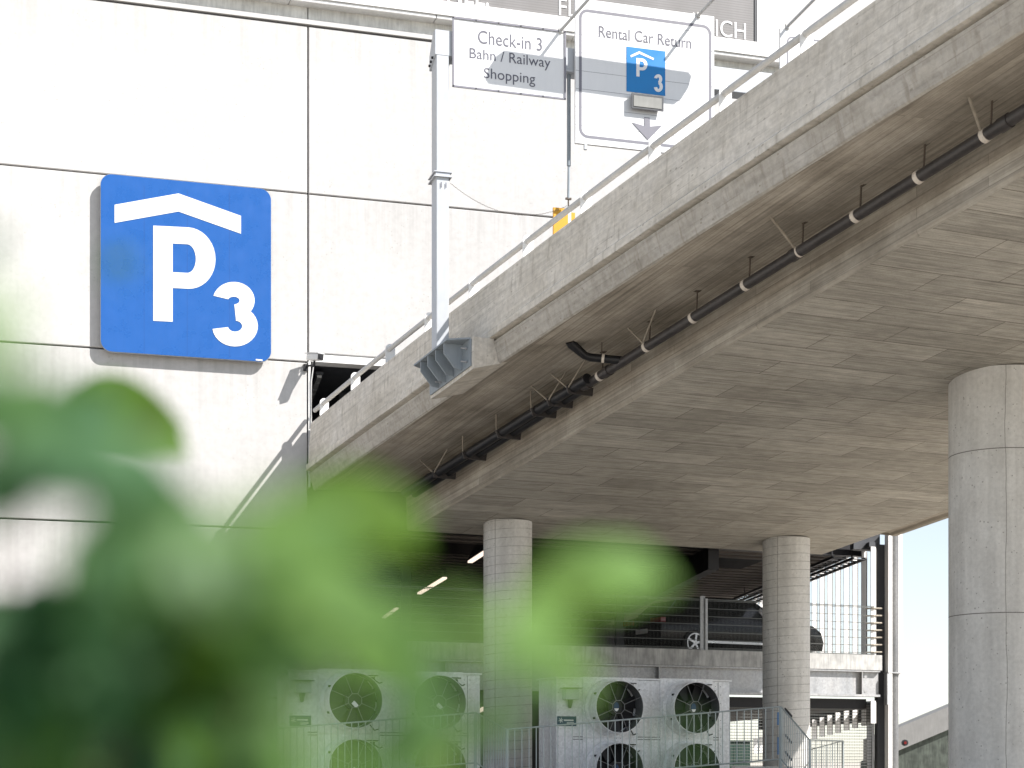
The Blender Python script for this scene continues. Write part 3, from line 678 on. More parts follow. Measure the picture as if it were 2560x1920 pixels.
# floodlight in front of the sign
f0 = gx(1400 + 692 * .31646, 808 * .31646, o2 + .10)
fl = thing('floodlight', 'small grey floodlight box in front of the Rental Car Return sign', 'lamp', f0)
fw, fh = .60, .27
b = MB(); c = [f0 + WW * (sx * fw * .5) + UP * (sz * fh * .5) for sx, sz in ((-1, -1), (1, -1), (1, 1), (-1, 1))]
c2 = [f0 - WM * .085 + WW * (sx * fw * .42) + UP * (sz * fh * .3 + .05) for sx, sz in ((-1, -1), (1, -1), (1, 1), (-1, 1))]
b.hexa([c2[0], c2[1], c2[2], c2[3], c[0], c[1], c[2], c[3]]); build(b, 'housing', M['steel'], fl, bevel=.008)
b = MB(); b.box(f0 + WM * .002 - WW * (fw * .43) - UP * (fh * .34), WW * fw * .86, WM * .006, UP * fh * .68); build(b, 'lens', M['floodlens'], fl)
b = MB(); b.box(f0 - WM * .087 - WW * .05 + UP * .02, WW * .1, -WM * .012, UP * .05); build(b, 'bracket', M['steel'], fl)
# third sign, mostly behind the parapet
o3 = .075
D0 = gx(1951, 70, o3); s3 = thing('direction_sign', 'white sign at the right end of the gantry, mostly hidden by the parapet', 'sign', D0 - UP * 2.1)
b = MB(); b.box(D0 - UP * 2.1, WW * 1.6, -WM * .05, UP * 2.1); build(b, 'sign_panel', M['signwhite'], s3)
ring(s3, D0 - UP * 2.1, .12, 1.5, .1, 1.98, .12, .03, M['border'])
# light bar reaching out in front of the signs (out of frame above; its shadow falls on the signs)
lb0 = gx(1236, 178, so_); lb1 = gx(1716, 207, o2)
S1 = SUN / SUN.dot(WM); RCH = 1.32
lb = thing('gantry_lamp', 'long lamp bar on slanting arms in front of the road signs', 'lamp', gx(1747, 37, o2))
b = MB(); pA, pB = lb0 + S1 * RCH, lb1 + S1 * RCH; pm = (pA.z + pB.z) / 2 - .02; pA.z = pB.z = pm
b.tube([pA, pA + (pB - pA) * .01, pB - (pB - pA) * .03, pB], [.1, .19, .19, .03], 8); build(b, 'light_bar', M['gantry'], lb)
for px, py, o in ((1402, 76, so_), (1747, 37, o2), (1969, 66, o3)):
    a0 = gx(px, py, o + .02); sh = gx(px - 84, py + 112, o); e0 = sh + S1 * RCH
    b = MB(); b.tube([a0, e0], .026, 10); b.cbox(a0 - WM * .01, WW * .07, WM * .05, UP * .08); build(b, 'arm', M['rail'], lb, smooth=True)
# hanging rod, chain and yellow panel
h0 = gx(1422, 165, -.15); h1 = gx(1421, 497, -.15)
hp = thing('hanging_pipe', 'thin grey vertical pipe hanging from the gantry beam between the two signs', 'pipe', h0)
b = MB(); hm = gx(1422, 415, -.15); b.tube([h0 + UP * .2, hm], .034, 10); b.tube([hm, h1], .022, 10); build(b, 'tube', M['bracket'], hp, smooth=True)
b = MB(); b.tube([h1, h1 - UP * .16], .013, 8); b.cbox(h1, WW * .1, WM * .04, UP * .03); build(b, 'end_fitting', M['rust'], hp)
c0_, c1_ = gx(1126, 459, -.1), gx(1417, 516, -.15)
mb = MB(); n = 70; pts = []
for k in range(n + 1):
    t = k / n; p = c0_.lerp(c1_, t); sag = 4 * .32 * t * (1 - t); pts.append(p - UP * sag)
for k in range(n):
    a, c = pts[k], pts[k + 1]; d = (c - a) * .8; nrm = (UP if k % 2 else WM) * .012
    mb.tube([a - d * .1, a + d * .15 + nrm, c - d * .05 + nrm, c + d * .1], .0035, 5)
tag(build(mb, 'chain', M['rust']), 'thin chain sagging from the gantry post to the hanging pipe', 'chain')
y0 = gx(1384, 518, -.3); yp = thing('warning_board', 'yellow board behind the handrail under the hanging pipe', 'board', y0 - UP * 1)
b = MB(); b.box(y0 - UP * 1.0, WW * .262, -WM * .05, UP * 1.0); build(b, 'yellow_panel', M['yellow'], yp)
b = MB(); b.box(y0 - UP * 1.0 + WW * .263, WW * .055, -WM * .06, UP * 1.02); build(b, 'upright', M['white'], yp)
b = MB(); b.box(y0 - UP * 1.0 + WW * .32, WW * .07, -WM * .05, UP * .94); build(b, 'yellow_panel', M['yellow'], yp)

# ---------------------------------------------------------------- drain pipe under the overhang
PD = .46
dp = thing('drain_pipe', 'dark brown drain pipe hung under the ramp overhang with pale clamps', 'pipe', br(-.4, 12, PD))
def ps(r): return -.42 + .0 * r
b = MB(); b.tube([br(ps(r), r, PD) for r in [7.4 + k * .8 for k in range(24)]], .078, 16); build(b, 'main_pipe', M['pipe'], dp, smooth=True)
cl_r = []
for px, py in ((1516, 941), (1622, 867), (1737, 794), (1865, 712), (2006, 631), (2158, 543), (2327, 447), (2511, 347)):
    cl_r.append(bron(px, py, PD)[1])
for k, r in enumerate(cl_r + [cl_r[-1] + 1.6]):
    b = MB(); b.tube([br(ps(r), r - .03, PD - .0038), br(ps(r), r + .03, PD + .0038)], .086, 18); c_ = build(b, 'clamp', M['clamp'], dp, smooth=True)
    b = MB(); rr = r + .1; b.tube([br(ps(r) - .02, rr, PD + .06), br(ps(r) - .02, rr + .02, .815)], .012, 8); b.cbox(br(ps(r) - .02, rr + .02, .808), LAT * .1, RD * .07, UP * .012)
    build(b, 'hanger_rod', M['rust'], dp)
    if k in (4, 7):
        ts, tr = bron(*((1924, 541) if k == 4 else (2420, 240)), .79)
        b = MB(); b.tube([br(ps(r) - .07, r, PD + .05), br(ts, tr, .80)], .019, 8); b.cbox(br(ts - .01, tr, .785), LAT * .1, RD * .08, UP * .015); build(b, 'strut', M['strut'], dp)
    if k in (1, 2):
        ta, tb = ((1570, 822), (1640, 776)) if k == 1 else ((1684, 752), (1690, 780))
        (s1_, r1_), (s2_, r2_) = bron(*ta, .79), bron(*tb, .79); b = MB()
        b.tube([br(ps(r) - .07, r, PD + .05), br(s1_, r1_, .80)], .017, 8)
        if k == 1: b.tube([br(ps(r) - .07, r, PD + .05), br(s2_, r2_, .81)], .017, 8); build(b, 'strut', M['strut'], dp)
for r in (7.45, 8.05, 12.55, 16.1):
    b = MB(); b.tube([br(ps(r), r, PD), br(ps(r), r + .14, PD)], .09, 16); build(b, 'coupling', M['pipe'], dp, smooth=True)
# branch to the road gully
rj = bron(1562, 905, PD)[1]; o_s, o_r = bron(1425, 852, .80)
b = MB(); e1s, e1r = bron(1462, 889, .60)
b.tube([br(o_s, o_r, .80), br(o_s + .04, o_r - .02, .76), br(e1s, e1r, .60), br(e1s + .1, e1r, .58), br(ps(rj), rj, PD + .02)], [.085, .082, .066, .066, .066], 14); build(b, 'branch_pipe', M['pipeblack'], dp, smooth=True)
b = MB(); m1 = br(e1s, e1r, .59).lerp(br(ps(rj), rj, PD + .02), .45); m2 = br(e1s, e1r, .59).lerp(br(ps(rj), rj, PD + .02), .52); b.tube([m1, m2], .074, 14)
build(b, 'clamp', M['clamp'], dp, smooth=True)
b = MB(); b.tube([m1 + UP * .05, m1 + UP * .27], .008, 6); build(b, 'hanger_rod', M['rust'], dp)
# twin pipes on plate brackets, lower down the ramp
tp = thing('twin_pipes', 'pair of black pipes on plate brackets low under the ramp overhang', 'pipe', br(-.4, 5, PD))
for ds, rd_ in ((-.1, .088), (.11, .075)):
    b = MB(); b.tube([br(ps(r) + ds, r, PD + .02) for r in (1.0, 3, 5, 7.2 + .5 * (ds < 0))], rd_, 14); build(b, 'black_pipe', M['pipeblack'], tp, smooth=True)
for k, (px, py) in enumerate(((1092, 1183), (1172, 1136), (1256, 1083), (1342, 1028), (1386, 1003), (1436, 972))):
    r = bron(px, py, PD)[1]
    b = MB(); b.prism([br(ps(r) - .24, r, PD + .04), br(ps(r) + .27, r, PD + .04), br(ps(r) + .25, r, PD - .1), br(ps(r) - .2, r, PD - .09)], RD * .02); build(b, 'bracket_plate', M['pipe'], tp)
    if k in (0, 4, 5):
        b = MB(); b.tube([br(ps(r) - .2, r, PD), br(ps(r) - .34, r - .3, .80)], .015, 6); b.tube([br(ps(r) - .2, r, PD), br(ps(r) - .12, r + .42, .81)], .015, 6); build(b, 'strut', M['strut'], tp)
    else:
        b = MB(); b.tube([br(ps(r) - .22, r, PD), br(ps(r) - .22, r, .81)], .014, 6); build(b, 'hanger_rod', M['strut'], tp)

# ---------------------------------------------------------------- parking structure behind the ramp
pk = thing('parking_structure', 'open steel and concrete parking structure with decks, beams and white fins', 'building', ga(6, 0, GZ))
QL, QR = -2.0, 13.0
b = MB(); b.box(ga(QL, 0, 2.27), LAT * (13.35 - QL), GE * .14, UP * .385); build(b, 'deck_edge', M['deckedge'], pk)
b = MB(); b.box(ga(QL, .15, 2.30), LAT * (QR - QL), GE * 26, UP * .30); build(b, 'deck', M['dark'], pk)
b = MB(); b.box(ga(QL, .16, 1.66), LAT * (13.3 - QL), GE * .02, UP * .58); b.box(ga(QL, .02, 1.60), LAT * (13.3 - QL), GE * .3, UP * .055); b.box(ga(QL, .02, 2.225), LAT * (13.3 - QL), GE * .3, UP * .04)
build(b, 'edge_beam', M['zinc'], pk)
for q in (12.75, 6.95, 1.5):
    b = MB(); b.box(ga(q, .03, 1.66), LAT * .02, GE * .125, UP * .56); build(b, 'stiffener', M['zinc'], pk)
zc_ = 5.42
b = MB(); b.box(ga(QL - 1, 1.2, zc_), LAT * (QR - QL + 1), GE * 27, UP * .5)
for k in range(40): b.box(ga(QL - 1, 1.3 + k * .66, zc_ - .045), LAT * (QR - QL + 1), GE * .33, UP * .0445)
build(b, 'upper_ceiling', M['ceil'], pk)
for q in (8.7,):
    b = MB(); b.box(ga(q, 1.55, zc_ - .62), LAT * .3, GE * 24, UP * .57); build(b, 'ceiling_beam', M['black'], pk)
b = MB(); b.box(ga(QL, 1.0, zc_ - .15), LAT * (13.2 - QL), GE * .3, UP * .5); build(b, 'front_beam', M['black'], pk)
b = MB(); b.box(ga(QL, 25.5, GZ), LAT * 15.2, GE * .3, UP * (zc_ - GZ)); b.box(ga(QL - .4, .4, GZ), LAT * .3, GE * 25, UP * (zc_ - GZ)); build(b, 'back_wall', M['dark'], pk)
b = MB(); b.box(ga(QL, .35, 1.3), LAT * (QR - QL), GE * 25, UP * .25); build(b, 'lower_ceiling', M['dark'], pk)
for q, e in ((4.6, 9), (1.0, 9), (8.6, 14), (11.2, 20)):
    b = MB(); b.cbox(ga(q, e, 1.9), LAT * .3, GE * .3, UP * 7); build(b, 'inner_column', M['steel'], pk)
# steel corner column with flanges
def gq(px): return gpx(px, 1600)[0]
b = MB(); x0, x1, x2 = gq(2219.5), gq(2229), gq(2248)
b.box(ga(x0, -.06, GZ), LAT * (x1 - x0 - .004), GE * .3, UP * (5.86 - GZ)); build(b, 'column_flange', M['offwhite'], pk)
b = MB(); b.tube([ga((x1 + x2) / 2, .12, GZ), ga((x1 + x2) / 2, .12, 5.9)], (x2 - x1) / 2, 16); build(b, 'corner_column', M['zincdark'], pk, smooth=True)  # plain darker tone of the zinc, also on rivets and guard spokes
b = MB(); b.box(ga(x0 - .2, .28, GZ), LAT * .22, GE * .25, UP * (5.5 - GZ)); b.box(ga(12.6, .3, 5.35), LAT * .8, GE * .3, UP * .5); build(b, 'web_column', M['steel'], pk)
zc2 = gpx(2230, 1784)[1]
b = MB(); y0_, y1_ = gq(2250), gq(2261); b.box(ga(y0_, .1, zc2), LAT * (y1_ - y0_) * .55, GE * .2, UP * (5.9 - zc2)); b.box(ga(y0_ + (y1_ - y0_) * .62, .15, zc2 + .01), LAT * (y1_ - y0_) * .36, GE * .2, UP * (5.9 - zc2)); build(b, 'side_cladding', M['offwhite'], pk)
b = MB(); b.box(ga(x0 - .02, -.075, 2.20), LAT * (x2 - x0 + .1), GE * .4, UP * .03); build(b, 'joint_plate', M['zinc'], pk)
b = MB(); b.box(ga(x0 - .05, -.08, 1.4), LAT * .05, GE * .25, UP * .79); build(b, 'joint_plate', M['zinc'], pk)
for z in (2.1, 1.72):
    b = MB(); b.tube([ga(12.85, .0, z), ga(12.85, .05, z)], .04, 10); build(b, 'bolt', M['zinc'], pk)
# vertical fins along the side, upper and lower storey
FA, FB = at(2194, HZ, 42.6), at(2027, HZ, 48.8)
fd = (FB - FA); fn = V((-fd.y, fd.x, 0)).normalized()
NF = 17
for lev, (za, zb_) in enumerate(((2.62, 5.40), (-.1, 1.42))):
    for k in range(NF):
        c = FA + fd * (k / 8.) - LAT * .2
        b = MB(); z0, z1 = (za, zb_) if lev == 0 else (.93 - .046 * k, 1.50 - .05 * k)
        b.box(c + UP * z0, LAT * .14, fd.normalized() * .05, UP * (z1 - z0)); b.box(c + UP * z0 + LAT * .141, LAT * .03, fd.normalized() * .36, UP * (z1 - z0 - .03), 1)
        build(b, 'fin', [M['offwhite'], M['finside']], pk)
b = MB(); b.box(FA + fd.normalized() * .5 + LAT * .3 + UP * 1.0, LAT * .1, fd * 2.1, UP * .55); build(b, 'fin_dark_sheet', M['dark'], pk)  # added dark sheet standing in for the dimness seen between the lower fins
b = MB(); b.box(FA + UP * 5.40 - LAT * .25, LAT * .18, fd * 2.1, UP * .12); build(b, 'fin_rail', M['steel'], pk)
for dx in (-.75, -1.35):                                                      # cable trays under the upper ceiling
    b = MB(); p = FA + LAT * dx + UP * 5.05; b.box(p, LAT * .04, fd * 2.1, UP * .07); b.box(p + LAT * .36, LAT * .04, fd * 2.1, UP * .07)
    for k in range(30): b.box(p + fd * (k / 14.5), LAT * .4, fd.normalized() * .04, UP * .03)
    for k in range(5): b.box(p + fd * (.1 + k / 2.6) + LAT * .18, LAT * .03, fd.normalized() * .04, UP * .36)
    build(b, 'cable_tray', M['black'], pk)

# lit tube lamps under the deck ceilings
for k, (pa, pb, lab) in enumerate((((1215, 1379), (1175, 1405), 'lit tube lamp in the dark garage, half behind the left round column'),
        ((1112, 1445), (1048, 1484), 'lit tube lamp in the dark garage seen across the top rail of the wire fence'),
        ((992, 1521), (958, 1545), 'lit tube lamp deep in the dark garage behind the wire fence, nearest the leaves'),
        ((1212, 1770), (1196, 1779), 'lit tube lamp in the lower storey, right of the left fan unit'))):
    hz_ = 5.15 if k < 3 else 1.22
    A_ = ray(*pa) * (hz_ / ray(*pa).z); B_ = ray(*pb) * (hz_ / ray(*pb).z)
    t = thing('tube_lamp', lab, 'lamp', A_, 'tube lamps in the parking structure'); d = B_ - A_; sd_ = d.cross(UP).normalized()
    b = MB(); b.cbox((A_ + B_) / 2 + UP * .05, d * 1.03, sd_ * .16, UP * .05); build(b, 'housing', M['steel'], t)
    b = MB(); b.cbox((A_ + B_) / 2, d, sd_ * .12, UP * .05); build(b, 'tube', M['lamp'], t)
    if k < 3:
        b = MB()
        for p in (A_, B_): b.cbox(p + UP * .18, sd_ * .03, d.normalized() * .03, UP * .24)
        build(b, 'drop_rod', M['black'], t)

# wire mesh guard fences on the deck
def mesh_fence(q0, q1, e, z0, z1, label, dx, dzs, posts, postw=.05):
    t = thing('mesh_fence', label, 'fence', ga(q0, e, z0), 'wire mesh fences on the parking structure')
    b = MB(); n = int((q1 - q0) / dx)
    for k in range(n + 1): b.box(ga(q0 + k * dx, e, z0), LAT * .0038, GE * .0038, UP * (z1 - z0))
    for z in dzs: b.box(ga(q0, e - .007, z), LAT * (q1 - q0), GE * .006, UP * .014)
    build(b, 'wire_panel', M['wire'], t)
    b = MB(); b.box(ga(q0, e - .012, z1 - .05), LAT * (q1 - q0), GE * .03, UP * .02); b.box(ga(q0, e - .012, z0), LAT * (q1 - q0), GE * .03, UP * .02); build(b, 'frame', M['wire'], t)
    for q in posts:
        b = MB(); b.box(ga(q, e - .03, z0 - .02), LAT * .065, GE * .02, UP * (z1 - z0)); b.box(ga(q - .13, e + .01, z0 - .02), LAT * .13, GE * .06, UP * (z1 - z0 + .06)); build(b, 'post', M['zinc'], t)
rows = [2.70 + .19 * k for k in range(7)]
qp = gpx(1764, 1560)[0]
mesh_fence(QL, qp - .14, .05, 2.66, 3.92, 'wire mesh guard fence on the upper deck, left of the steel post', .037, rows, [QL + .1])
mesh_fence(qp + .07, gpx(2188, 1560)[0], .05, 2.66, 3.92, 'wire mesh guard fence on the upper deck, right part in front of the black car', .037, rows, [qp])
mesh_fence(gpx(1826, 1800)[0], gpx(2194, 1800)[0], .4, -1.2, 1.46, 'square wire mesh screen in the lower storey behind the right column', .075, [-1.2 + .075 * k for k in range(36)], [gpx(2192, 1800)[0] + .0])
t = thing('cable_guard', 'stack of short horizontal guard cables beside the steel corner column', 'fence', ga(13, .1, 2.6))
for k in range(7):
    b = MB(); z = 2.72 + .185 * k; b.tube([ga(12.9, .14, z), ga(13.1, .04, z + .01), ga(13.38, .1, z + .02)], .022, 6); build(b, 'cable', M['strut'], t)

# ---------------------------------------------------------------- parked black car on the upper deck
cd = V((math.cos(math.radians(28)), math.sin(math.radians(28)), 0)); cs = V((cd.y, -cd.x, 0))       # heading; cs points to the camera side
cz = 2.61
cpos = at(1605, HZ, 42.6); cpos.z = cz
car = thing('parked_car', 'black estate car parked on the upper deck behind the wire fence', 'car', cpos)
def cpt(x, y, z): return cpos + cd * (x * 1.12) + cs * (y * 1.05) + UP * (z * 1.04)                         # x from the tail, y to the camera side
prof_top = [(0.0, .62), (.03, .95), (.25, 1.02), (.62, 1.38), (1.1, 1.47), (2.1, 1.49), (2.65, 1.42), (3.35, 1.0), (3.6, .97), (4.25, .86), (4.5, .70), (4.56, .5)]
prof_bot = [(0.02, .38), (4.5, .28)]
b = MB(); sec = []
for x, zt in prof_top:
    hw = .90 * (1 - .10 * abs((x - 2.2) / 2.4) ** 3); belt = min(zt, .93 + .02 * x / 4); zt_ = zt
    top_w = hw * (.74 if zt > 1.05 else .93 if zt > .9 else .95)
    sec.append([(x, y, z) for y, z in ((hw * .93, .25), (hw, .45), (hw, .68 if zt > .7 else zt * .9), (hw * .965, belt), (top_w, max(zt - .06, belt)), (top_w * .8, zt), (-top_w * .8, zt), (-top_w, max(zt - .06, belt)), (-hw * .965, belt), (-hw, .68 if zt > .7 else zt * .9), (-hw, .45), (-hw * .93, .25))])
for i in range(len(sec) - 1):
    for k in range(11): b.face([cpt(*sec[i][k]), cpt(*sec[i][k + 1]), cpt(*sec[i + 1][k + 1]), cpt(*sec[i + 1][k])])
b.face([cpt(*p) for p in sec[0]]); b.face([cpt(*p) for p in reversed(sec[-1])])
build(b, 'body', M['carpaint'], car, smooth=True, weld=True)
for y in (1, -1):
    b = MB()
    for X in ((.72, 1.62), (1.70, 2.55)):
        z1 = 1.36
        b.prism([cpt(X[0] - .15, y * .872, .99), cpt(X[1], y * .872, .99), cpt(X[1] + (.25 if X[0] > 1.2 else 0), y * .872, .99), cpt(X[1] - (.02), y * .71, z1), cpt(X[0] + .12, y * .71, z1)], cs * (y * .012))
    build(b, 'side_window', M['glass'], car)
b = MB(); b.prism([cpt(.28, .62, 1.05), cpt(.28, -.62, 1.05), cpt(.60, -.52, 1.36), cpt(.60, .52, 1.36)], (cd * -1 + UP * .9) * .015); build(b, 'rear_window', M['glass'], car)
b = MB(); b.prism([cpt(3.34, .66, 1.02), cpt(3.34, -.66, 1.02), cpt(2.72, -.56, 1.41), cpt(2.72, .56, 1.41)], (cd + UP * 1.6) * .01); build(b, 'windscreen', M['glass'], car)
for y in (.62, -.62):
    b = MB(); b.cbox(cpt(.05, y, .86), cd * .16, cs * .5, UP * .13); build(b, 'tail_light', M['red'], car, bevel=.02)
b = MB(); b.cbox(cpt(-.012, 0, .62), cd * .02, cs * .52, UP * .115); build(b, 'number_plate', M['plate'], car)
for y in (.98, -.98):
    b = MB(); b.cbox(cpt(2.95, y, 1.02), cd * .14, cs * .2, UP * .13); build(b, 'mirror', M['carpaint'], car, bevel=.03)
for x in (.86, 3.66):
    for y in (.83, -.83):
        b = MB(); sgn = 1 if y > 0 else -1
        b.tube([cpt(x, y - .1 * sgn, .32), cpt(x, y + .1 * sgn, .32)], .325, 24); wt = build(b, 'wheel', M['tyre'], car, smooth=True)
        b = MB(); b.tube([cpt(x, y + .085 * sgn, .32), cpt(x, y + .108 * sgn, .32)], .06, 10)
        for a in range(5):
            an = math.radians(72 * a + 10); dv = cd * math.cos(an) + UP * math.sin(an); pv = cd * -math.sin(an) + UP * math.cos(an)
            b.cbox(cpt(x, y + .1 * sgn, .32) + dv * .13, dv * .24, pv * .055, cs * .015)
        for a in range(20):
            an = math.radians(18 * a); dv = cd * math.cos(an) + UP * math.sin(an); pv = cd * -math.sin(an) + UP * math.cos(an)
            b.cbox(cpt(x, y + .1 * sgn, .32) + dv * .235, dv * .03, pv * .08, cs * .016)
        build(b, 'rim', M['rim'], wt)
for y in (.6, -.6):
    b = MB(); b.cbox(cpt(4.4, y, .70), cd * .2, cs * .36, UP * .12); build(b, 'headlight', M['lampglass'], car, bevel=.03)
b = MB(); b.cbox(cpt(2.0, .885, .36), cd * 2.1, cs * .03, UP * .06); build(b, 'sill_trim', M['rim'], car)

# ---------------------------------------------------------------- cooling units with fans
FL_ = V((10700, 4200, 0)).normalized(); FN = V((FL_.y, -FL_.x, 0))
FP = at(1608, HZ, 33.2)
def fx(px, py, o=0): return onplane(px, py, FP + FN * o, FN)
def cooling_unit(x0, x1, ytop, fans, R, label, stickers):
    a, c = fx(x0, HZ), fx(x1, HZ); zt = fx((x0 + x1) / 2, ytop).z; zb_ = -.55; wd = c - a
    t = thing('cooling_unit', label, 'cooling unit', a + UP * zb_, 'steel cooling units with round fans')
    b = MB(); b.box(a + UP * zb_, wd, -FN * .9, UP * (zt - zb_)); build(b, 'casing', M['casing'], t, bevel=.01)
    b = MB(); b.box(a + UP * (zt + .003) - FL_ * .03 + FN * .03, wd + FL_ * .06, -FN * .98, UP * .03); build(b, 'top_cover', M['casing'], t)
    u = wd.length
    # seams and rivets
    b = MB(); dz = .0
    for f in (.335, .36, .74, .755, .93): b.box(a + FL_ * (u * f) + FN * .001 + UP * zb_, FL_ * .008, FN * .003, UP * (zt - zb_ - .02))
    zm = (fx(fans[0][0], fans[0][1]).z - .60)
    for z in (zm, zm - .05): b.box(a + UP * z + FN * .001 + FL_ * .35, FL_ * (u - .6), FN * .006, UP * .013)
    build(b, 'seam', M['steel'], t)
    b = MB()
    for f in (.01, .32, .385, .72, .77, .915, .945):
        for k in range(14): b.cbox(a + FL_ * (u * f) + UP * (zt - .1 - k * .17) + FN * .003, FL_ * .014, FN * .006, UP * .014)
    build(b, 'rivet', M['zincdark'], t)
    for fi, (px, py) in enumerate(fans):
        for row in (0, 1):
            DL = .46; c0 = fx(px, py, DL) - UP * (row * 1.205); c1 = c0 - FN * DL
            pw = R * 1.16
            b = MB(); b.box(c1 - FL_ * pw - UP * pw + FN * .004, FL_ * 2 * pw, FN * .02, UP * 2 * pw); pn = build(b, 'fan_panel', M['casing'], t, bevel=.006)
            n = 40; b = MB(); rings = []
            for d, r in ((.025, R * 1.10), (.06, R * 1.10), (.10, R * 1.0), (.11, R * 1.0), (DL, R), (DL, R * .98), (.12, R * .98)):
                rings.append([c1 + FN * d + (FL_ * math.cos(2 * math.pi * j / n) + UP * math.sin(2 * math.pi * j / n)) * r for j in range(n)])
            for k in range(len(rings) - 1):
                for j in range(n): b.face([rings[k][j], rings[k][(j + 1) % n], rings[k + 1][(j + 1) % n], rings[k + 1][j]], mi=1 if k == 5 else 0)
            du = build(b, 'fan_duct', [M['casing'], M['zincdark']], t, smooth=True, weld=True)
            b = MB(); b.prism([c1 + FN * .03 + (FL_ * math.cos(2 * math.pi * j / 32) + UP * math.sin(2 * math.pi * j / 32)) * R * .97 for j in range(32)], FN * .01); build(b, 'fan_back', M['fan'], du)
            b = MB()
            for k in range(7):
                an = 2 * math.pi * (k / 7) + .3; dv = FL_ * math.cos(an) + UP * math.sin(an); pv = FL_ * -math.sin(an) + UP * math.cos(an)
                o_ = c1 + FN * .14
                b.face([o_ + dv * .16 - pv * .06, o_ + dv * R * .93 - pv * .16 - FN * .02, o_ + dv * R * .93 + pv * .10 + FN * .07, o_ + dv * .16 + pv * .06 + FN * .05])
            b.tube([c1 + FN * .05, c1 + FN * .24], .15, 16); build(b, 'fan_blades', M['black'], du)
            b = MB(); gc = c0 - FN * .06
            hx = [gc + (FL_ * math.cos(math.radians(45 * k + 22.5)) + UP * math.sin(math.radians(45 * k + 22.5))) * .135 for k in range(9)]
            for k in range(8):
                b.tube([hx[k], hx[k + 1]], .008, 5)
                an = math.radians(45 * k + 22.5); b.tube([hx[k], gc + (FL_ * math.cos(an) + UP * math.sin(an)) * R * .97], .008, 5)
            build(b, 'guard_spokes', M['zincdark'], du)
            b = MB()
            if stickers == 'white': b.cbox(gc - UP * .07 - FN * .0, (FL_ * .7 + UP * .7) * .075, FN * .006, (UP * .7 - FL_ * .7) * .12)
            else: b.prism([gc - FL_ * .05 + FN * .0 + (FL_ * math.cos(2 * math.pi * j / 16) * .055 + UP * math.sin(2 * math.pi * j / 16) * .09) for j in range(16)], FN * .006)
            build(b, 'hub_sticker', M['film'] if stickers == 'white' else M['placard'], du)
            if stickers != 'white':
                b = MB(); b.prism([gc - FL_ * .05 + FN * .007 + (FL_ * math.cos(math.radians(a_)) * .05 + UP * math.sin(math.radians(a_)) * .085) for a_ in range(200, 341, 20)], FN * .003); build(b, 'hub_sticker', M['film'], du)
            b = MB(); k0 = c1 + FL_ * R * .85 + UP * R * .9 + FN * .03
            b.cbox(k0 + UP * .02, FL_ * .22, FN * .08, UP * .02); b.cbox(k0 - UP * .05, FL_ * .09, FN * .07, UP * .09); b.tube([k0 - UP * .06 + FL_ * .05, k0 - UP * .12 + FL_ * .14, k0 - UP * .1 + FL_ * .2], .012, 6); build(b, 'sensor_box', M['black'], t)
            for an in (150, 205, 330):
                b = MB(); b.cbox(c1 + FN * .3 + (FL_ * math.cos(math.radians(an)) + UP * math.sin(math.radians(an))) * R * 1.02, FL_ * .05, FN * .03, UP * .04); build(b, 'duct_clip', M['black'], t)
            b = MB(); b.tube([c0 + FL_ * R * .6 - UP * R * .82 - FN * .2, c1 + FL_ * R * .9 - UP * R * 1.05 + FN * .1, c1 + FL_ * R * 1.1 - UP * R * 1.0 + FN * .05], .012, 6)
            build(b, 'cable', M['black'], t)
    # junction box with hood and placard
    jb = fx(x0 + 31, ytop + 36); b = MB(); b.cbox(jb + FN * .1, FL_ * .29, FN * .18, UP * .20); build(b, 'junction_box', M['gantry'], t, bevel=.01)
    b = MB(); b.box(jb - FL_ * .18 + UP * .115, FL_ * .36, FN * .26, UP * .012); build(b, 'box_hood', M['steel'], t)
    b = MB(); b.tube([jb + FN * .08 - UP * .1, jb + FN * .05 - UP * .26], [.06, .03], 8); build(b, 'cable_entry', M['steel'], t)
    pp = fx(x0 + 1.5, 1815); p_ = MB(); p_.box(pp + FN * .003, FL_ * .40, FN * .012, UP * .19); pl_ = build(p_, 'placard', M['placard'], t)
    b = MB(); ic = pp + FL_ * .075 + UP * .11 + FN * .017
    for k in range(3):
        an = math.radians(60 * k + 15); dv = FL_ * math.cos(an) + UP * math.sin(an); b.cbox(ic, dv * .1, FN.cross(dv) * .012, FN * .003)
    for k, (l, z) in enumerate(((.2, .1), (.15, .065), (.15, .045), (.12, .025))): b.box(pp + FL_ * (.14 if k == 0 else .2) + UP * z + FN * .016, FL_ * l, FN * .003, UP * (.026 if k == 0 else .01))
    build(b, 'placard_marks', M['film'], pl_)
    return t
cooling_unit(722, 1200, 1683, [(890, 1751), (1101.5, 1756)], .51, 'steel cooling unit partly behind leaves, white stickers on its fan hubs', 'white')
cooling_unit(1391, 1824, 1700.5, [(1550, 1767), (1743, 1769.5)], .51, 'steel cooling unit right of the left column, blue and white fan hubs', 'blue')
b = MB(); a = fx(722, HZ); 
hd_ = thing('rain_hood', 'small sloping grey sheet hood at the left end of the leaf-covered cooling unit', 'hood', a + UP * 1.6)
b.prism([a - FL_ * .02 + UP * 1.68 - FN * .1, a - FL_ * .5 + UP * 1.56 - FN * .1, a - FL_ * .5 + UP * 1.545 - FN * .1, a - FL_ * .02 + UP * 1.55 - FN * .1], -FN * .6); build(b, 'sheet', M['zinc'], hd_)

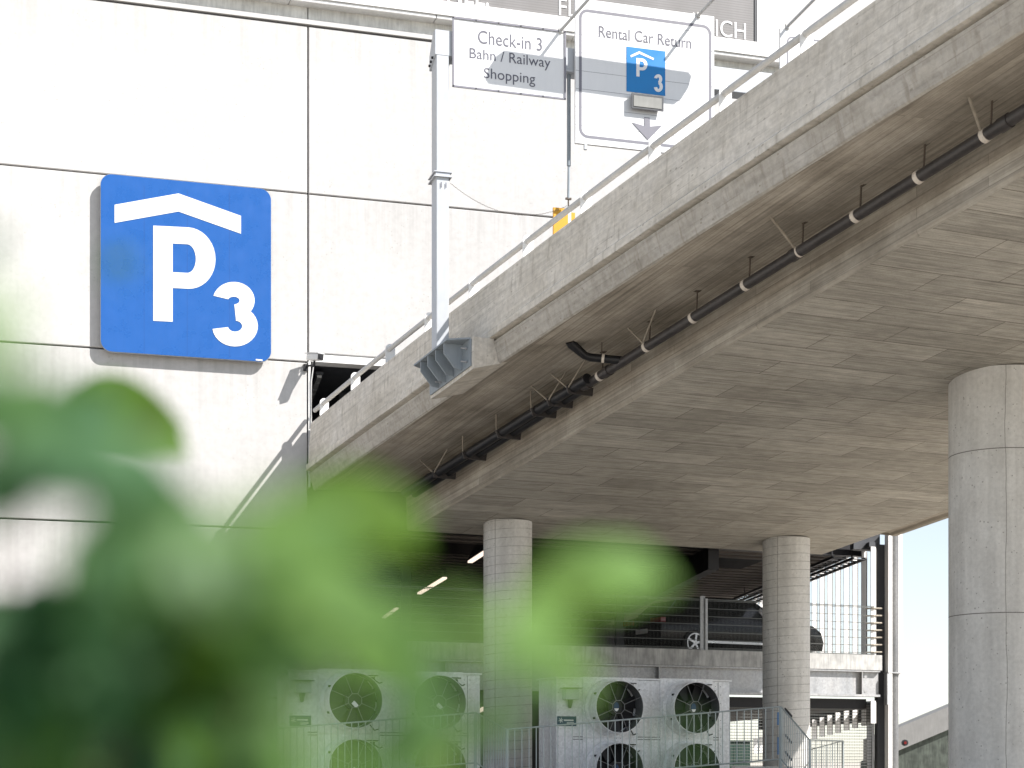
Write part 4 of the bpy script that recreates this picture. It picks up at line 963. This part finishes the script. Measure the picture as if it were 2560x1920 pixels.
# ---------------------------------------------------------------- bar fences on the slope in front
def bar_fence(P, Q, label, h=.905, sp=.122, ext=0):
    """P, Q: top rail end points"""
    t = thing('bar_fence', label, 'fence', P - UP * (h + .1), 'galvanised bar fences in front of the cooling units')
    b = MB(); b.tube([P, Q], .014, 8); b.tube([P - UP * h, Q - UP * h], .014, 8); build(b, 'rail', M['fence'], t)
    b = MB(); n = max(2, int((Q - P).length / sp))
    for k in range(1, n):
        p = P.lerp(Q, k / n); b.tube([p - UP * h, p], .0085, 6)
    build(b, 'bars', M['fence'], t)
    for p in (P, Q):
        b = MB(); b.tube([p - UP * (h + .5), p + UP * .005], .02, 8); build(b, 'post', M['fence'], t)
    return t
dR, dL, dN = 29.0, 30.4, 27.6
bar_fence(at(520, 1834.8, dL), at(1187, 1782, dL), 'galvanised bar fence climbing to the right in front of the leaf-covered cooling unit')
bar_fence(at(1187, 1782, dL) + V((.02, -.02, 0)), at(1269, 1823.5, dR) - V((.02, -.02, 0)), 'short bar fence dropping from the first fence past the left column', sp=.12)
bar_fence(at(1269, 1823.5, dR), at(1950, 1767, dR), 'galvanised bar fence climbing to the right before the blue-hubbed cooling unit')
t = bar_fence(at(1950, 1767, dR) + V((.02, -.02, 0)), at(2024, 1850, dN), 'short dense bar fence dropping beside the right column', sp=.1)
b = MB(); p, q = at(1950, 1767, dR) + V((.02, -.02, 0)), at(2024, 1850, dN)
for f, z in ((.05, -.02), (.05, -.47), (.06, -.76)): b.box(p.lerp(q, f) + UP * z + V((.03, -.02, 0)), (q - p) * .24, V((.02, .0, 0)), UP * .03)
build(b, 'bracket', M['steel'], t)
b = MB(); p = at(1945, 1785, dR - .03)
b.cbox(p - UP * .08, V((.02, 0, 0)), V((0, .005, 0)), UP * .22); b.cbox(p - UP * .55, V((.018, 0, 0)), V((0, .005, 0)), UP * .3); build(b, 'sticker', M['skyblue'], t)
b = MB(); b.box(at(1838, 1916, 29.3), V((1.0, 0, 0)), V((0, .5, 0)), UP * -.8); 
tag(build(b, 'kerb_block', M['smooth']), 'grey concrete block under the end of the right bar fence', 'kerb')
bar_fence(at(2026, 1850, 36), at(2108, 1852.5, 36.3), 'pale bar fence section between the right column and the steel corner column', sp=.125)
bar_fence(at(2026, 1874, 39.5), at(2106, 1852.5, 36.6), 'far bar fence slanting behind the pale fence section', sp=.2)

# dark green cabinet in the lower storey
cbp = ga(gpx(1840, HZ)[0] - .3, 1.0, -1.55); cbn = thing('electrical_cabinet', 'dark green metal cabinet behind the mesh left of the right column', 'cabinet', cbp)
b = MB(); b.box(cbp, LAT * 1.0, GE * .5, UP * 2.0); build(b, 'body', M['cabinet'], cbn, bevel=.02)
b = MB(); b.box(cbp + LAT * .04 - GE * .012 + UP * .1, LAT * .44, GE * .011, UP * 1.8); build(b, 'door', M['cabinet'], cbn); 
b = MB(); b.box(cbp + LAT * .52 - GE * .012 + UP * .1, LAT * .44, GE * .011, UP * 1.8); build(b, 'door', M['cabinet'], cbn)
b = MB(); b.box(cbp - LAT * .05 - GE * .05 + UP * 2.003, LAT * 1.1, GE * .6, UP * .04); build(b, 'lid', M['cabinet'], cbn)

# ---------------------------------------------------------------- far ramp at the right
fr = thing('far_ramp', 'distant grey ramp with a pale parapet seen beside the big column', 'ramp', at(2320, HZ, 60) + UP * GZ)
def slab(px0, ya, px1, yb, h, d, th, mat, nm):
    P, Q = at(px0, ya, d), at(px1, yb, d); b = MB(); b.hexa([P - UP * h, Q - UP * h, Q - UP * h + V((0, th, 0)), P - UP * h + V((0, th, 0)), P, Q, Q + V((0, th, 0)), P + V((0, th, 0))]); build(b, nm, mat, fr)
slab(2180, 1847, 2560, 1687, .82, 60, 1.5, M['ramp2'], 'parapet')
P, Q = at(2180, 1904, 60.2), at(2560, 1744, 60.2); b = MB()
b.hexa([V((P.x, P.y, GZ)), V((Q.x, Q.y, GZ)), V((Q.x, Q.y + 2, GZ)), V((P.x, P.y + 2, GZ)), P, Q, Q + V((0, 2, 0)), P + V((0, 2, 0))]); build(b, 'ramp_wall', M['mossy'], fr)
b = MB(); lp = at(2261, 1857, 58); lt = thing('wall_lamp', 'tiny round red and black lamp beside the steel corner column', 'lamp', lp)
b.tube([lp, lp + V((0, -.12, 0))], .11, 12); build(b, 'housing', M['black'], lt); b = MB(); b.tube([lp + V((0, -.12, 0)), lp + V((0, -.15, 0))], .05, 12); build(b, 'lens', M['red'], lt)

# ---------------------------------------------------------------- shrub close to the lens
sh = thing('shrub', 'green leafy shrub close to the camera, strongly out of focus', 'shrub', (-.45, .9, GZ))
leafv, leaff, tints = [], [], []
DARK, MID, LIGHT, OLIVE, BLUE, PALE = (.022, .068, .027), (.046, .105, .028), (.10, .19, .042), (.056, .115, .007), (.048, .112, .050), (.21, .31, .19)
def leaf(px, py, D, size, rot, col, tilt=.3, asp=.55):
    c = at(px, py, D); L = size * D / F; ax = V((math.cos(rot), 0, math.sin(rot))); 
    nrm = V((random.uniform(-tilt, tilt) + .4, -1, random.uniform(-tilt, tilt) + .45)).normalized()
    ax = (ax - nrm * ax.dot(nrm)).normalized(); sd_ = nrm.cross(ax); base = len(leafv); n = 7
    for k in range(n + 1):
        t = k / n; wd = asp * .5 * L * (math.sin(math.pi * t ** .8) ** .85 if 0 < t < 1 else .0) + .0002
        p = c + ax * (t - .5) * L - nrm * (.12 * L * (2 * t - 1) ** 2)
        leafv.extend([p - sd_ * wd + nrm * wd * .25, p, p + sd_ * wd + nrm * wd * .25])
    for k in range(n):
        i = base + 3 * k; leaff.append((i, i + 3, i + 4, i + 1)); leaff.append((i + 1, i + 4, i + 5, i + 2))
        j = random.uniform(.8, 1.2); tints.append([c_ * j for c_ in col]); tints.append([c_ * j for c_ in col])
E_LEAVES = [  # px, py, distance, size, rotation, colour
 (305, 1035, 1.35, 330, .05, OLIVE), (350, 1060, 1.35, 280, -.35, OLIVE)]
for e in E_LEAVES: leaf(*e, tilt=.15, asp=.62)
def scatter(n, xr, yr, Dr, sz, cols, tilt=.5):
    for _ in range(n):
        leaf(random.uniform(*xr), random.uniform(*yr), random.uniform(*Dr), random.uniform(*sz), random.uniform(0, 6.28), random.choice(cols), tilt)
def cl(px, py, rx, ry, n, D, sz, cols, tilt=.45):
    for _ in range(n):
        a, q = random.uniform(0, 6.28), random.random() ** .6
        leaf(px + rx * q * math.cos(a), py + ry * q * math.sin(a), random.uniform(D * .88, D * 1.12), random.uniform(sz * .8, sz * 1.2), random.uniform(0, 6.28), random.choice(cols), tilt)
scatter(60, (-200, 520), (1680, 2050), (.6, 1.2), (260, 420), [DARK, DARK, BLUE, MID])
scatter(85, (-250, 580), (1660, 2080), (1.0, 1.7), (190, 300), [DARK, DARK, BLUE])
scatter(30, (-250, 330), (1560, 1700), (.9, 1.5), (190, 300), [DARK, BLUE])
scatter(20, (-120, 440), (1590, 1720), (.6, 1.0), (260, 360), [DARK, BLUE, DARK])
cl(560, 1690, 150, 170, 12, .7, 320, [OLIVE, DARK, MID]); cl(620, 1880, 120, 120, 9, .6, 300, [OLIVE, MID])
cl(60, 1600, 160, 60, 8, .7, 300, [DARK, BLUE])
cl(50, 1060, 120, 60, 6, .62, 280, [BLUE, MID]); cl(130, 1140, 120, 60, 7, .58, 260, [MID, BLUE]); cl(20, 1200, 90, 40, 4, .6, 230, [BLUE])
cl(290, 1210, 90, 70, 8, .55, 260, [MID, BLUE]); cl(340, 1340, 100, 90, 12, .55, 280, [BLUE, MID]); cl(270, 1480, 70, 90, 9, .55, 260, [BLUE, MID])
cl(420, 1500, 150, 80, 12, .6, 300, [DARK, MID, OLIVE]); cl(430, 1400, 90, 80, 8, .5, 250, [MID])
cl(540, 1400, 110, 90, 13, .45, 240, [LIGHT, PALE, MID]); cl(640, 1350, 80, 60, 6, .45, 220, [LIGHT, MID])
leaf(890, 1265, .68, 400, .12, OLIVE); leaf(930, 1300, .7, 330, -.15, OLIVE); leaf(830, 1290, .66, 300, .5, OLIVE); leaf(800, 1350, .6, 280, .9, MID); leaf(860, 1330, .62, 300, .3, OLIVE)
cl(710, 1430, 110, 90, 12, .5, 260, [MID, LIGHT, LIGHT]); cl(830, 1520, 100, 80, 12, .5, 260, [LIGHT, LIGHT, MID]); cl(940, 1600, 80, 70, 9, .5, 240, [LIGHT, LIGHT, MID]); cl(690, 1590, 90, 90, 9, .5, 270, [MID, DARK, OLIVE])
cl(580, 1560, 90, 70, 7, .55, 280, [MID, OLIVE])
cl(1020, 1720, 45, 70, 4, .55, 220, [LIGHT, MID]); cl(1040, 1850, 50, 80, 5, .6, 230, [LIGHT, MID]); cl(960, 1920, 50, 40, 3, .5, 200, [MID])
cl(760, 1660, 60, 50, 3, .42, 170, [MID, LIGHT]); cl(740, 1880, 70, 60, 3, .42, 180, [MID, LIGHT]); cl(880, 1880, 50, 60, 2, .4, 150, [LIGHT])
leaf(1500, 1450, .66, 380, .28, LIGHT); leaf(1590, 1430, .68, 280, .2, LIGHT); leaf(1420, 1490, .6, 300, .5, OLIVE); leaf(1340, 1560, .55, 280, .9, LIGHT); leaf(1470, 1440, .7, 260, .1, LIGHT)
leaf(1400, 1660, .6, 240, -.7, LIGHT); leaf(1310, 1640, .55, 220, .7, LIGHT); leaf(1290, 1700, .5, 180, 1.0, MID); leaf(1420, 1720, .6, 160, -1.0, LIGHT)
leaf(1160, 1560, .45, 180, -.5, LIGHT); leaf(1230, 1590, .45, 160, .4, LIGHT)
leaf(1180, 1835, .75, 170, .2, MID); leaf(1240, 1815, .75, 130, 0, MID); leaf(1700, 1860, .45, 120, .8, MID)
cl(-40, 850, 60, 130, 6, .42, 170, [MID, LIGHT]); cl(60, 990, 90, 50, 4, .45, 200, [MID]); leaf(-20, 600, .6, 130, 1.2, BLUE); leaf(298, 652, .85, 85, .3, BLUE); leaf(290, 660, .5, 60, 1.3, BLUE); leaf(0, 40, .45, 60, .4, BLUE)
me = bpy.data.meshes.new('foliage'); L0 = V((-.45, .9, GZ)); me.from_pydata([p - L0 for p in leafv], [], leaff); me.materials.append(M['leaf'])
ca = me.color_attributes.new('tint', 'FLOAT_COLOR', 'CORNER')
for p, c in zip(me.polygons, tints):
    for li in p.loop_indices: ca.data[li].color = (*c, 1)
fo = bpy.data.objects.new('foliage', me); COL.objects.link(fo); fo.parent = sh
for p in me.polygons: p.use_smooth = True
b = MB()
for px, py, D in ((150, 1500, .8), (420, 1450, .6), (700, 1600, .55), (900, 1500, .6), (1250, 1700, .62), (60, 1200, .75)):
    tip = at(px, py, D); b.tube([V((-.45, .9, GZ)), V((-.45 + (tip.x + .45) * .25, .9 + (tip.y - .9) * .4, -.5)), tip], [.006, .004, .0015], 6)
build(b, 'stem', M['bark'], sh)
for o in bpy.data.objects:
    if '_loc' in o: del o['_loc']
